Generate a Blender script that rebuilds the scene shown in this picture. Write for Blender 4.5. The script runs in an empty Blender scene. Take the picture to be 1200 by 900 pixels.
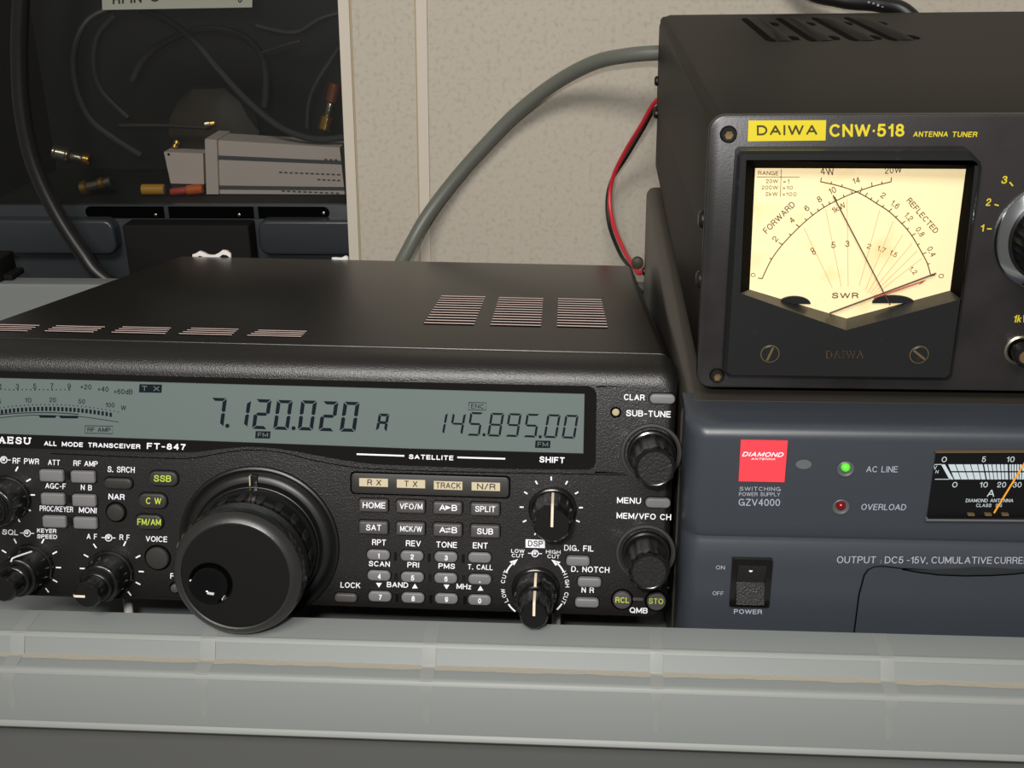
import bpy, bmesh, math, random
from mathutils import Vector, Matrix
from mathutils.geometry import tessellate_polygon

random.seed(7)
S = 0.001                      # the script measures in millimetres
sc = bpy.context.scene
C = bpy.context.collection

# ------------------------------------------------------------------ camera
FPX = 1340.0
PITCH, YAW, ROLL = 0.3994523584, -0.0766645932, 0.0170918732
CAM = Vector((-35.178, -356.2329, 151.1219))
_f = Vector((math.sin(YAW) * math.cos(PITCH), math.cos(YAW) * math.cos(PITCH), -math.sin(PITCH)))
_r = Vector((math.cos(YAW), -math.sin(YAW), 0))
_d = _f.cross(_r)
RIGHT = _r * math.cos(ROLL) + _d * math.sin(ROLL)
DOWN = -_r * math.sin(ROLL) + _d * math.cos(ROLL)
cd = bpy.data.cameras.new('camera')
cd.sensor_width = 36.0
cd.lens = 36.0 * FPX / 1200.0
cd.clip_start, cd.clip_end = 0.02, 50
cam = bpy.data.objects.new('camera', cd)
m3 = Matrix((RIGHT, -DOWN, -_f)).transposed()
cam.matrix_world = Matrix.Translation(CAM * S) @ m3.to_4x4()
C.objects.link(cam)
sc.camera = cam

# ------------------------------------------------------------------ light
w = bpy.data.worlds.new('room_light')
sc.world = w
w.use_nodes = True
w.node_tree.nodes['Background'].inputs[0].default_value = (1.0, 0.95, 0.88, 1)
w.node_tree.nodes['Background'].inputs[1].default_value = 0.16


def area(name, loc, target, sx, sy, power, col):
    l = bpy.data.lights.new(name, 'AREA')
    l.shape = 'RECTANGLE'
    l.size, l.size_y = sx, sy
    l.energy = power
    l.color = col
    o = bpy.data.objects.new(name, l)
    o.location = loc
    o.rotation_euler = (Vector(target) - Vector(loc)).to_track_quat('-Z', 'Y').to_euler()
    C.objects.link(o)
    return o


area('ceiling_lamp', (-0.25, -1.55, 1.50), (0.0, 0.15, 0.0), 1.1, 0.5, 33.0, (1.0, 0.965, 0.91))
area('camera_flash', (-0.070, -0.385, 0.205), (0.0, 0.15, -0.02), 0.035, 0.02, 1.55, (1.0, 0.985, 0.96))
sc.view_settings.view_transform = 'Standard'
sc.view_settings.look = 'None'
sc.view_settings.exposure = 0.0
sc.view_settings.gamma = 1.0
sc.view_settings.use_curve_mapping = False


# ------------------------------------------------------------------ materials
def lin(c):
    return tuple(((v / 255 + 0.055) / 1.055) ** 2.4 if v / 255 > 0.04045 else v / 255 / 12.92 for v in c)


def mat(name, rgb, rough=0.5, metal=0.0, spec=0.5, bump=None, noise=None, emit=0.0, coat=0.0):
    """bump = (scale, strength); noise = (scale, other rgb, low, high): blotches of a second colour."""
    m = bpy.data.materials.new(name)
    m.use_nodes = True
    n, l = m.node_tree.nodes, m.node_tree.links
    b = n['Principled BSDF']
    b.inputs['Base Color'].default_value = lin(rgb) + (1,)
    b.inputs['Roughness'].default_value = rough
    b.inputs['Metallic'].default_value = metal
    b.inputs['Specular IOR Level'].default_value = spec
    b.inputs['Coat Weight'].default_value = coat
    tc = n.new('ShaderNodeTexCoord')
    if noise:
        t = n.new('ShaderNodeTexNoise')
        t.inputs['Scale'].default_value = noise[0]
        t.inputs['Detail'].default_value = 4
        r = n.new('ShaderNodeValToRGB')
        r.color_ramp.elements[0].position = noise[2]
        r.color_ramp.elements[1].position = noise[3]
        r.color_ramp.elements[0].color = lin(rgb) + (1,)
        r.color_ramp.elements[1].color = lin(noise[1]) + (1,)
        l.new(tc.outputs['Object'], t.inputs['Vector'])
        l.new(t.outputs['Fac'], r.inputs['Fac'])
        l.new(r.outputs['Color'], b.inputs['Base Color'])
        if emit:
            l.new(r.outputs['Color'], b.inputs['Emission Color'])
    elif emit:
        b.inputs['Emission Color'].default_value = lin(rgb) + (1,)
    if emit:
        b.inputs['Emission Strength'].default_value = emit
    if bump:
        t = n.new('ShaderNodeTexNoise')
        t.inputs['Scale'].default_value = bump[0]
        t.inputs['Detail'].default_value = 3
        u = n.new('ShaderNodeBump')
        u.inputs['Strength'].default_value = bump[1]
        u.inputs['Distance'].default_value = 0.0003
        l.new(tc.outputs['Object'], t.inputs['Vector'])
        l.new(t.outputs['Fac'], u.inputs['Height'])
        l.new(u.outputs['Normal'], b.inputs['Normal'])
    return m


def clear(name, tint, gloss, rough):
    """Thin clear plastic: seen through, with a soft reflection of its own."""
    m = bpy.data.materials.new(name)
    m.use_nodes = True
    n, l = m.node_tree.nodes, m.node_tree.links
    n.remove(n['Principled BSDF'])
    t = n.new('ShaderNodeBsdfTransparent')
    t.inputs[0].default_value = tint + (1,)
    g = n.new('ShaderNodeBsdfGlossy')
    g.inputs['Roughness'].default_value = rough
    x = n.new('ShaderNodeMixShader')
    x.inputs[0].default_value = gloss
    l.new(t.outputs[0], x.inputs[1])
    l.new(g.outputs[0], x.inputs[2])
    l.new(x.outputs[0], n['Material Output'].inputs['Surface'])
    return m


def frosted(name, rgb, rough, through):
    """Milky polypropylene: mostly diffuse, some light passes through."""
    m = mat(name, rgb, rough, spec=0.5, bump=(60, 0.05))
    n, l = m.node_tree.nodes, m.node_tree.links
    t = n.new('ShaderNodeBsdfTranslucent')
    t.inputs[0].default_value = lin(rgb) + (1,)
    x = n.new('ShaderNodeMixShader')
    x.inputs[0].default_value = through
    l.new(n['Principled BSDF'].outputs[0], x.inputs[1])
    l.new(t.outputs[0], x.inputs[2])
    l.new(x.outputs[0], n['Material Output'].inputs['Surface'])
    return m


M = dict(
    panel=mat('black_textured_plastic', (27, 25, 24), 0.37, spec=0.7, bump=(2200, 0.5)),
    gloss=mat('gloss_black_plastic', (16, 15, 15), 0.16),
    cover=mat('black_paint', (24, 22, 19), 0.3, spec=0.5, bump=(1800, 0.08)),
    tuner=mat('tuner_paint', (15, 12.5, 9.5), 0.45, spec=0.05, bump=(1500, 0.08)),
    face=mat('tuner_face', (40, 37, 38), 0.36, bump=(1200, 0.1), noise=(45, (29, 28, 27), .42, .66)),
    housing=mat('meter_housing', (25, 26, 27), 0.34, bump=(250, 0.08), noise=(150, (48, 50, 52), .66, .85)),
    rubber=mat('black_rubber', (18, 18, 18), 0.4),
    knob=mat('black_knob', (15, 15, 15), 0.2, spec=0.65),
    knobface=mat('knob_face_black', (12, 12, 12), 0.34, bump=(700, 0.08)),
    knobrim=mat('knob_rim', (40, 39, 38), 0.36, bump=(900, .1)),
    dimple=mat('dimple_gloss', (4, 4, 5), 0.06, spec=0.45),
    capface=mat('knob_cap_textured', (26, 26, 26), 0.42, bump=(1100, 0.7)),
    lcd=mat('lcd_glass', (98, 109, 107), 0.35, spec=0.2),
    seg=mat('lcd_segment', (16, 22, 30), 0.6, spec=0.1),
    white=mat('white_print', (238, 238, 245), 0.6, spec=0.2),
    lime=mat('lime_print', (190, 210, 75), 0.6, spec=0.2),
    dark=mat('dark_print', (40, 36, 32), 0.6, spec=0.2),
    cream=mat('cream_print', (192, 180, 152), 0.6, spec=0.2),
    key=mat('grey_key', (110, 109, 110), 0.5),
    keydark=mat('dark_key', (70, 67, 66), 0.5),
    keyblack=mat('black_key', (44, 42, 40), 0.5),
    slot=mat('slot_black', (4, 4, 4), 0.7, spec=0.02),
    slit=mat('slit_metal_glint', (206, 184, 178), 0.4, metal=0.1),  # pale colour paints the glint off the metal edges of the slits
    pointer=mat('ivory_pointer', (232, 212, 188), 0.5),
    amberled=mat('cream_led', (172, 160, 128), 0.4),
    yellow=mat('yellow_print', (204, 186, 44), 0.55, spec=0.2),
    badgetext=mat('badge_dark', (66, 60, 34), 0.6, spec=0.2),
    dial=mat('lit_dial', (236, 214, 166), 0.7, noise=(70, (222, 190, 130), .55, .8), emit=0.16),
    dialink=mat('dial_ink', (92, 70, 44), 0.7, spec=0.1),
    dialred=mat('dial_red_ink', (206, 150, 112), 0.7, spec=0.1),
    needle=mat('needle_brown', (74, 54, 40), 0.5),
    needlered=mat('needle_red', (196, 70, 60), 0.5),
    screw=mat('black_screw', (52, 52, 50), 0.3, metal=0.7),
    brass=mat('worn_brass', (128, 108, 78), 0.4, metal=0.6, bump=(400, .3)),
    chrome=mat('chrome', (200, 205, 210), 0.15, metal=1.0),
    psu=mat('slate_plastic', (55, 59, 65), 0.38, spec=0.45, bump=(300, 0.04)),
    psudark=mat('slate_painted_shade', (38, 40, 44), 0.5),  # the slate plastic darkened, shade painted into the finger scoop
    psucase=mat('psu_case_paint', (58, 54, 48), 0.4),
    psuprint=mat('grey_print', (168, 172, 184), 0.6, spec=0.2),
    red=mat('red_sticker', (248, 66, 78), 0.45),
    worn=mat('worn_patch', (92, 95, 98), 0.5),
    bezelgrey=mat('led_bezel', (104, 105, 106), 0.35, metal=0.4),
    green=mat('green_led', (96, 220, 60), 0.25, emit=0.2),
    redled=mat('red_led', (112, 12, 20), 0.2),
    meterblack=mat('meter_black', (14, 14, 16), 0.4, spec=0.3),
    scale=mat('meter_scale', (190, 202, 208), 0.6, spec=0.2),
    orange=mat('orange_needle', (236, 160, 50), 0.4),
    rocker=mat('rocker_black', (30, 29, 28), 0.35, bump=(1800, 0.5)),
    tray=frosted('milky_plastic', (138, 142, 141), 0.5, 0.2),
    rib=frosted('milky_plastic_thick', (146, 149, 146), 0.5, 0.2),
    tote=frosted('dark_grey_plastic', (92, 93, 92), 0.5, 0.05),  # a darker grey than the rim plastic
    dust=mat('settled_dust', (144, 139, 126), 0.95, bump=(900, 0.6)),
    wall=mat('speckled_wallpaper', (194, 186, 172), 0.85, spec=0.2, bump=(420, 0.3), noise=(300, (176, 167, 152), .5, .78)),
    trim=mat('cream_trim', (212, 202, 187), 0.6, spec=0.3),
    caulk=mat('yellowed_glue', (174, 158, 128), 0.7),
    cable=mat('grey_cable_jacket', (104, 106, 98), 0.4),
    blackcable=mat('black_cable_jacket', (26, 25, 25), 0.38),
    redwire=mat('red_wire', (206, 44, 56), 0.4),
    casewall=mat('case_inside', (24, 25, 25), 0.7),
    caselip=frosted('case_lip', (50, 54, 57), 0.3, 0.05),
    window=clear('smoked_clear_plastic', (0.8, 0.805, 0.8), 0.03, 0.3),
    latch=mat('matt_black_latch', (18, 17, 17), 0.7, spec=0.2),
    paper=mat('label_paper', (146, 146, 134), 0.8),
    ink=mat('marker_ink', (26, 26, 28), 0.7),
    whiteplastic=mat('white_plastic', (222, 208, 199), 0.5),
    gold=mat('gold_plating', (226, 178, 96), 0.25, metal=0.9),
    nickel=mat('nickel_plating', (176, 170, 152), 0.25, metal=0.9),
    yellowplastic=mat('yellow_plastic', (206, 150, 36), 0.5),
    orangeplastic=mat('orange_plastic', (226, 104, 44), 0.5),
    copper=mat('dull_copper', (140, 84, 56), 0.4, metal=0.5),
    greycoil=mat('dark_grey_coax', (58, 60, 62), 0.45),
    tie=mat('white_nylon', (236, 230, 224), 0.4),
    bag=mat('clear_bag', (66, 60, 50), 0.55),
)


# ------------------------------------------------------------------ frames and mesh builder
def vray(u, v):
    return _f + RIGHT * ((u - 600) / FPX) + DOWN * ((v - 450) / FPX)


class Frame:
    """A thing's own axes: x along its front, y into its depth, z up its front (mm)."""

    def __init__(self, M4):
        self.M = M4
        self.I = M4.inverted()
        self.c = self.I @ CAM
        self.R = self.I.to_3x3()

    def on(self, axis, u, v, k):
        d = self.R @ vray(u, v)
        t = (k - self.c[axis]) / d[axis]
        return self.c + d * t

    def y(self, u, v, k):
        p = self.on(1, u, v, k)
        return (p.x, p.z)


class MB:
    def __init__(self):
        self.v, self.f, self.m, self.mats = [], [], [], []

    def mi(self, m):
        if m not in self.mats:
            self.mats.append(m)
        return self.mats.index(m)

    def add(self, vs, fs, m):
        b = len(self.v)
        k = self.mi(m)
        self.v.extend([tuple(p) for p in vs])
        for f in fs:
            self.f.append(tuple(b + i for i in f))
            self.m.append(k)

    def loft(self, rings, m, cap0=True, cap1=True, closed=True):
        n = len(rings[0])
        vs = [p for r in rings for p in r]
        fs = []
        for i in range(len(rings) - 1):
            for j in range(n if closed else n - 1):
                k = (j + 1) % n
                fs.append((i * n + j, i * n + k, (i + 1) * n + k, (i + 1) * n + j))
        if cap0:
            fs.append(tuple(range(n)))
        if cap1:
            fs.append(tuple(range((len(rings) - 1) * n, len(rings) * n)))
        self.add(vs, fs, m)

    def slab(self, x0, x1, z0, z1, r, yf, yb, m, bev=0.0, steps=4, cap1=True, bevb=0.0):
        """A rounded-corner plate whose face looks towards -y, its front edge rolled over by bev."""
        secs = []
        if bev:
            for i in range(steps + 1):
                a = i / steps * math.pi / 2
                secs.append((yf + bev * (1 - math.sin(a)), bev * (1 - math.cos(a))))
            secs = [(y, ins) for y, ins in secs][::-1]
            secs = sorted(secs, key=lambda s: s[0])
        else:
            secs = [(yf, 0)]
        if bevb:
            secs += [(yb - bevb, 0), (yb, bevb)]
        else:
            secs += [(yb, 0)]
        self.loft([[(x, y, z) for x, z in rr(x0 + i, x1 - i, z0 + i, z1 - i, max(r - i, .05))] for y, i in secs], m, True, cap1)

    def box(self, x0, x1, y0, y1, z0, z1, m, b=0.0):
        if b:
            self.slab(x0, x1, z0, z1, b, y0, y1, m, b, 2, True, b)
        else:
            self.slab(x0, x1, z0, z1, .02, y0, y1, m)

    def lathe(self, cx, cz, yb, prof, m, n=40, lobe=0.0, nl=12, cap=True, ph=0.0, capmat=None):
        """prof: (radius, height towards the viewer, lobed?)."""
        rings = []
        for p in prof:
            r, h = p[0], p[1]
            k = p[2] if len(p) > 2 else 0
            ring = []
            for j in range(n):
                a = 2 * math.pi * j / n
                q = r * (1 + (lobe * k) * math.cos(nl * a + ph))
                ring.append((cx + q * math.cos(a), yb - h, cz + q * math.sin(a)))
            rings.append(ring)
        self.loft(rings, m, False, cap and capmat is None)
        if capmat is not None:
            self.add(rings[-1], [tuple(range(n))], capmat)

    def tube(self, pts, r, m, n=12, cap=True):
        pts = [Vector(p) for p in pts]
        rings = []
        t = (pts[1] - pts[0]).normalized()
        u = t.orthogonal().normalized()
        for i, p in enumerate(pts):
            t = (pts[min(i + 1, len(pts) - 1)] - pts[max(i - 1, 0)]).normalized()
            u = (u - t * u.dot(t)).normalized()
            w_ = t.cross(u)
            rings.append([p + (u * math.cos(a) + w_ * math.sin(a)) * r for a in [2 * math.pi * j / n for j in range(n)]])
        self.loft(rings, m, cap, cap)

    def poly(self, pts, m):
        self.add(pts, [tuple(range(len(pts)))], m)

    def build(self, name, parent=None, sharp=32, origin=None):
        me = bpy.data.meshes.new(name)
        o0 = Vector(origin) if origin is not None else Vector((0, 0, 0))
        me.from_pydata([tuple((Vector(p) - o0) * S) for p in self.v], [], self.f)
        for m in self.mats:
            me.materials.append(m)
        me.polygons.foreach_set('material_index', self.m)
        bm = bmesh.new()
        bm.from_mesh(me)
        bmesh.ops.recalc_face_normals(bm, faces=bm.faces)
        bm.to_mesh(me)
        bm.free()
        me.polygons.foreach_set('use_smooth', [True] * len(me.polygons))
        me.set_sharp_from_angle(angle=math.radians(sharp))
        ob = bpy.data.objects.new(name, me)
        C.objects.link(ob)
        if parent is not None:
            ob.parent = parent
        elif origin is not None:
            ob.location = o0 * S
        return ob


def rr(x0, x1, z0, z1, r, n=5):
    r = min(r, (x1 - x0) / 2 - 1e-4, (z1 - z0) / 2 - 1e-4)
    out = []
    for cx, cz, a0 in ((x1 - r, z1 - r, 0), (x0 + r, z1 - r, 90), (x0 + r, z0 + r, 180), (x1 - r, z0 + r, 270)):
        for i in range(n + 1):
            a = math.radians(a0 + 90 * i / n)
            out.append((cx + r * math.cos(a), cz + r * math.sin(a)))
    return out


def tag(o, label=None, cat=None, group=None, kind=None):
    for k, v in (('label', label), ('category', cat), ('group', group), ('kind', kind)):
        if v:
            o[k] = v
    return o


def thing(name, M4, label, cat):
    o = bpy.data.objects.new(name, None)
    o.empty_display_size = 0.02
    m = M4.copy()
    m.translation = M4.translation * S
    o.matrix_world = m
    C.objects.link(o)
    return tag(o, label, cat)


def smooth(pts, n=8):
    """Catmull-Rom through pts (tuples of any length)."""
    P = [pts[0]] + list(pts) + [pts[-1]]
    out = []
    for i in range(1, len(P) - 2):
        for j in range(n):
            t = j / n
            out.append(tuple(0.5 * ((2 * b) + (c - a) * t + (2 * a - 5 * b + 4 * c - d) * t * t + (3 * b - a - 3 * c + d) * t ** 3)
                             for a, b, c, d in zip(P[i - 1], P[i], P[i + 1], P[i + 2])))
    out.append(tuple(P[-2]))
    return out


def arc(cx, cy, rx, ry, a0, a1, n=12):
    return [(cx + rx * math.cos(math.radians(a0 + (a1 - a0) * i / n)), cy + ry * math.sin(math.radians(a0 + (a1 - a0) * i / n))) for i in range(n + 1)]


# a plain sans-serif alphabet: (width, strokes); capital height 1
AB = {
    'A': (.74, [[(0, 0), (.37, 1), (.74, 0)], [(.13, .33), (.61, .33)]]),
    'B': (.64, [[(0, .53), (0, 1), (.38, 1)] + arc(.38, .765, .22, .235, 80, -90, 8) + [(0, .53)], [(0, .53), (.4, .53)] + arc(.4, .265, .24, .265, 80, -90, 8) + [(0, 0), (0, .53)]]),
    'C': (.72, [arc(.38, .5, .38, .5, 42, 318, 18)]),
    'D': (.68, [[(0, 0), (0, 1), (.3, 1)] + arc(.3, .5, .38, .5, 80, -90, 12) + [(0, 0)]]),
    'E': (.58, [[(.58, 1), (0, 1), (0, 0), (.58, 0)], [(0, .52), (.53, .52)]]),
    'F': (.55, [[(.55, 1), (0, 1), (0, 0)], [(0, .5), (.48, .5)]]),
    'G': (.76, [arc(.38, .5, .38, .5, 45, 340, 18), [(.4, .45), (.75, .45), (.75, .0)]]),
    'H': (.66, [[(0, 0), (0, 1)], [(.66, 0), (.66, 1)], [(0, .52), (.66, .52)]]),
    'I': (.02, [[(.01, 0), (.01, 1)]]),
    'J': (.48, [[(.48, 1), (.48, .28)] + arc(.24, .26, .24, .26, 0, -180, 8)]),
    'K': (.68, [[(0, 0), (0, 1)], [(.64, 1), (0, .38)], [(.22, .6), (.68, 0)]]),
    'L': (.52, [[(0, 1), (0, 0), (.52, 0)]]),
    'M': (.8, [[(0, 0), (0, 1), (.4, .12), (.8, 1), (.8, 0)]]),
    'N': (.66, [[(0, 0), (0, 1), (.66, 0), (.66, 1)]]),
    'O': (.78, [arc(.39, .5, .39, .5, 90, 450, 22)]),
    'P': (.62, [[(0, 0), (0, 1), (.36, 1)] + arc(.36, .74, .26, .26, 80, -90, 8) + [(0, .48)]]),
    'Q': (.78, [arc(.39, .5, .39, .5, 90, 450, 22), [(.5, .22), (.78, -.04)]]),
    'R': (.66, [[(0, 0), (0, 1), (.38, 1)] + arc(.38, .75, .26, .25, 80, -90, 8) + [(0, .5)], [(.38, .5), (.52, .44), (.6, .3), (.61, .08), (.66, 0)]]),
    'S': (.66, [smooth([(.63, .73), (.56, .93), (.34, 1), (.12, .94), (.05, .75), (.14, .6), (.34, .52), (.54, .44), (.65, .27), (.57, .07), (.33, 0), (.08, .07), (0, .29)], 3)]),
    'T': (.66, [[(0, 1), (.66, 1)], [(.33, 1), (.33, 0)]]),
    'U': (.66, [[(0, 1), (0, .34)] + arc(.33, .33, .33, .33, 180, 360, 10) + [(.66, 1)]]),
    'V': (.7, [[(0, 1), (.35, 0), (.7, 1)]]),
    'W': (1.1, [[(0, 1), (.27, 0), (.55, 1), (.83, 0), (1.1, 1)]]),
    'X': (.68, [[(0, 0), (.68, 1)], [(0, 1), (.68, 0)]]),
    'Y': (.7, [[(0, 1), (.35, .45), (.35, 0)], [(.7, 1), (.35, .45)]]),
    'Z': (.62, [[(0, 1), (.62, 1), (0, 0), (.62, 0)]]),
    '0': (.54, [arc(.27, .5, .27, .5, 90, 450, 20)]),
    '1': (.26, [[(0, .74), (.16, .8), (.25, 1), (.25, 0)]]),
    '2': (.55, [smooth([(.02, .7), (.08, .92), (.28, 1), (.48, .9), (.52, .7), (.42, .5), (.16, .28), (.02, .02)], 3) + [(.55, .02)]]),
    '3': (.54, [smooth([(.02, .78), (.1, .95), (.27, 1), (.46, .9), (.47, .66), (.26, .54), (.5, .43), (.53, .2), (.4, .03), (.22, 0), (.05, .08), (0, .26)], 3)]),
    '4': (.56, [[(.42, 0), (.42, 1), (0, .3), (.56, .3)]]),
    '5': (.54, [[(.5, 1), (.1, 1)] + smooth([(.04, .5), (.24, .64), (.45, .55), (.53, .32), (.43, .07), (.22, 0), (.05, .07), (0, .24)], 3)]),
    '6': (.54, [smooth([(.5, .78), (.42, .95), (.27, 1), (.08, .85), (0, .5), (.03, .2), (.14, .03), (.28, 0), (.47, .1), (.53, .32), (.46, .54), (.28, .62), (.1, .54), (.01, .36)], 3)]),
    '7': (.52, [[(0, 1), (.52, 1), (.3, .55), (.18, 0)]]),
    '8': (.54, [arc(.27, .76, .22, .24, 90, 450, 14), arc(.27, .26, .27, .26, 90, 450, 14)]),
    '9': (.54, [[(.54 - x, 1 - y) for x, y in smooth([(.5, .78), (.42, .95), (.27, 1), (.08, .85), (0, .5), (.03, .2), (.14, .03), (.28, 0), (.47, .1), (.53, .32), (.46, .54), (.28, .62), (.1, .54), (.01, .36)], 3)]]),
    '-': (.34, [[(0, .42), (.34, .42)]]), '.': (.12, [[(.0, .0), (.12, .0)], [(.0, .06), (.12, .06)]]), ',': (.08, [[(.06, .06), (0, -.14)]]), ':': (.03, [[(0, .08), (.03, .08)], [(0, .62), (.03, .62)]]),
    '·': (.05, [[(0, .45), (.05, .45)]]), '/': (.36, [[(0, -.04), (.36, 1.04)]]), '+': (.5, [[(0, .42), (.5, .42)], [(.25, .14), (.25, .7)]]),
    '×': (.4, [[(0, .1), (.4, .6)], [(0, .6), (.4, .1)]]), '∞': (.9, [arc(.22, .45, .22, .25, 0, 360, 14), arc(.68, .45, .22, .25, 180, 540, 14)]),
    'k': (.46, [[(0, 0), (0, 1)], [(.42, .66), (0, .26)], [(.14, .4), (.46, 0)]]), 'd': (.5, [arc(.25, .33, .25, .33, 90, 450, 14), [(.5, 1), (.5, 0)]]), 'z': (.42, [[(0, .68), (.42, .68), (0, 0), (.42, 0)]]),
    ' ': (.28, []),
}
SERIF = {'Y': [[(-.1, 1), (.14, 1)], [(.56, 1), (.8, 1)], [(.18, 0), (.52, 0)]], 'A': [[(-.1, 0), (.16, 0)], [(.56, 0), (.84, 0)]], 'E': [[(-.1, 1), (.1, 1)], [(-.1, 0), (.1, 0)], [(.58, 1), (.58, .84)], [(.58, 0), (.58, .16)]],
         'U': [[(-.12, 1), (.14, 1)], [(.52, 1), (.8, 1)]]}


def T(mb, fr, y, s, p0, p1, h, m, bold=0.012, slant=0.0, space=1.0, serif=False):
    """Lettering printed on the plane y of a frame; p0, p1: ends of its baseline, h: capital height (as measured on the photograph)."""
    wt = .128 + bold * 1.9
    dx, dy = p1[0] - p0[0], p1[1] - p0[1]
    L = math.hypot(dx, dy)
    P0 = Vector(fr.y(p0[0], p0[1], y))
    P1 = Vector(fr.y(p1[0], p1[1], y))
    U = Vector(fr.y(p0[0] + dy / L * h, p0[1] - dx / L * h, y)) - P0
    x = 0.0
    runs = []
    for ch in s:
        wd, strokes = AB[ch]
        if serif:
            strokes = strokes + SERIF.get(ch, [])
        for st in strokes:
            # broken at its corners, so that every limb keeps its full width
            run = [st[0]]
            for a, b in zip(st, st[1:]):
                run.append(b)
                nx = st[st.index(b) + 1] if b in st[:-1] else None
                if nx is not None:
                    d0, d1 = Vector((b[0] - a[0], b[1] - a[1])), Vector((nx[0] - b[0], nx[1] - b[1]))
                    if d0.length > 0 and d1.length > 0 and d0.normalized().dot(d1.normalized()) < .55:
                        runs.append([(x + px_ + slant * py_, py_) for px_, py_ in run])
                        run = [b]
            if len(run) > 1:
                runs.append([(x + px_ + slant * py_, py_) for px_, py_ in run])
        x += wd + (wt + .15) * space
    tot = x - (wt + .15) * space
    lo = min(p[0] for r in runs for p in r)
    hi = max(p[0] for r in runs for p in r)
    W0 = max(hi - lo, .02)
    # stroke centre lines are inset by half a stroke so that the outline fills the box
    ex = (P1 - P0)
    el, ul = ex.length, U.length
    hw = wt / 2 * ul * min(1.0, max(.3, el / (W0 + wt) / ul) ** .75)   # half a stroke, in mm
    inx = min(hw, el * .45)
    for ri, r in enumerate(runs):
        yk = y - .012 * (ri % 4)          # limbs overlap without sharing a plane
        Q = []
        for px_, py_ in r:
            if hi - lo < .03:
                q = P0 + ex * .5
            else:
                q = P0 + ex * ((inx + (px_ - lo) / W0 * (el - 2 * inx)) / el)
            Q.append(q + U * (wt / 2 + py_ * (1 - wt)))
        a, b = [], []
        n = len(Q)
        closed = (Q[0] - Q[-1]).length < 1e-6 and n > 3
        for i, p in enumerate(Q):
            t0 = (p - Q[i - 1]) if i else ((p - Q[-2]) if closed else (Q[1] - p))
            t1 = (Q[i + 1] - p) if i < n - 1 else ((Q[1] - p) if closed else (p - Q[i - 1]))
            t0, t1 = t0.normalized(), t1.normalized()
            nn = Vector((-t0.y - t1.y, t0.x + t1.x))
            if nn.length < .3:
                nn = Vector((-t0.y, t0.x)) * 2
            nn.normalize()
            k = hw / max(.72, abs(nn.dot(Vector((-t0.y, t0.x)))))
            e = Vector((0, 0))
            if not closed and i in (0, n - 1) and abs((t0 if i else t1).dot(ex.normalized())) > .9:
                e = (t0 if i else -t1) * hw * .6
            elif not closed and i in (0, n - 1):
                q_ = abs((t0 if i else t1).dot(ex.normalized()))
                e = (t0 if i else -t1) * hw * (.95 if q_ < .2 else .5)
            a.append((p.x + nn.x * k + e.x, yk, p.y + nn.y * k + e.y))
            b.append((p.x - nn.x * k + e.x, yk, p.y - nn.y * k + e.y))
        mb.add(a + b, [(i, i + 1, n + i + 1, n + i) for i in range(n - 1)], m)


def PQ(mb, fr, y, pix, m):
    """A flat printed patch with the given corners."""
    mb.poly([(p[0], y, p[1]) for p in [fr.y(u, v, y) for u, v in pix]], m)


def LN(mb, fr, y, pix, wd, m):
    """A printed line of width wd (mm) through points."""
    P = [Vector(fr.y(u, v, y)) for u, v in pix]
    a, b = [], []
    for i, p in enumerate(P):
        t = (P[min(i + 1, len(P) - 1)] - P[max(i - 1, 0)]).normalized()
        n = Vector((-t.y, t.x)) * wd / 2
        a.append((p.x + n.x, y, p.y + n.y))
        b.append((p.x - n.x, y, p.y - n.y))
    k = len(P)
    mb.add(a + b, [(i, i + 1, k + i + 1, k + i) for i in range(k - 1)], m)


def EL(mb, fr, y, u, v, ru, rv, m, n=20):
    PQ(mb, fr, y, [(u + ru * math.cos(2 * math.pi * i / n), v + rv * math.sin(2 * math.pi * i / n)) for i in range(n)], m)


def RING(mb, fr, y, u, v, r, wd, m, a0=0, a1=360, n=24):
    LN(mb, fr, y, [(u + r * math.cos(math.radians(a0 + (a1 - a0) * i / n)), v + r * math.sin(math.radians(a0 + (a1 - a0) * i / n))) for i in range(n + 1)], wd, m)


def rectpx(fr, y, x0, y0, x1, y1):
    xm, ym = (x0 + x1) / 2, (y0 + y1) / 2
    return fr.y(x0, ym, y)[0], fr.y(x1, ym, y)[0], fr.y(xm, y1, y)[1], fr.y(xm, y0, y)[1]


WORLD = Frame(Matrix.Identity(4))

# ------------------------------------------------------------------ the setting
WY = 400.0       # front of the papered wall


def quad_plate(name, pix, yf, yb, m, parent=None):
    P = [WORLD.y(u, v, yf) for u, v in pix]
    mb = MB()
    mb.loft([[(p[0], y, p[1]) for p in P] for y in (yf, yb)], m)
    return mb.build(name, parent)


xa0, xa1 = WORLD.y(399, 0, WY)[0], WORLD.y(412, 297, WY)[0]
dxdz = (xa1 - xa0) / (WORLD.y(412, 297, WY)[1] - WORLD.y(399, 0, WY)[1])


def wx(u, v, z):      # x of a nearly plumb line on the wall through (u, v), at height z
    p = WORLD.y(u, v, WY)
    return p[0] + dxdz * (z - p[1])


ZB, ZT = -330.0, 420.0
mb = MB()
mb.loft([[(wx(405, 150, ZB), y, ZB), (1100, y, ZB), (1100, y, ZT), (wx(405, 150, ZT), y, ZT)] for y in (WY, WY + 14)], M['wall'])
tag(mb.build('wall_back'), kind='structure')


def strip(name, u0, u1, v, yf, yb, m):
    mb = MB()
    mb.loft([[(wx(u0, v, ZB), y, ZB), (wx(u1, v, ZB), y, ZB), (wx(u1, v, ZT), y, ZT), (wx(u0, v, ZT), y, ZT)] for y in (yf, yb)], m)
    return tag(mb.build(name), kind='structure')


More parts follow.
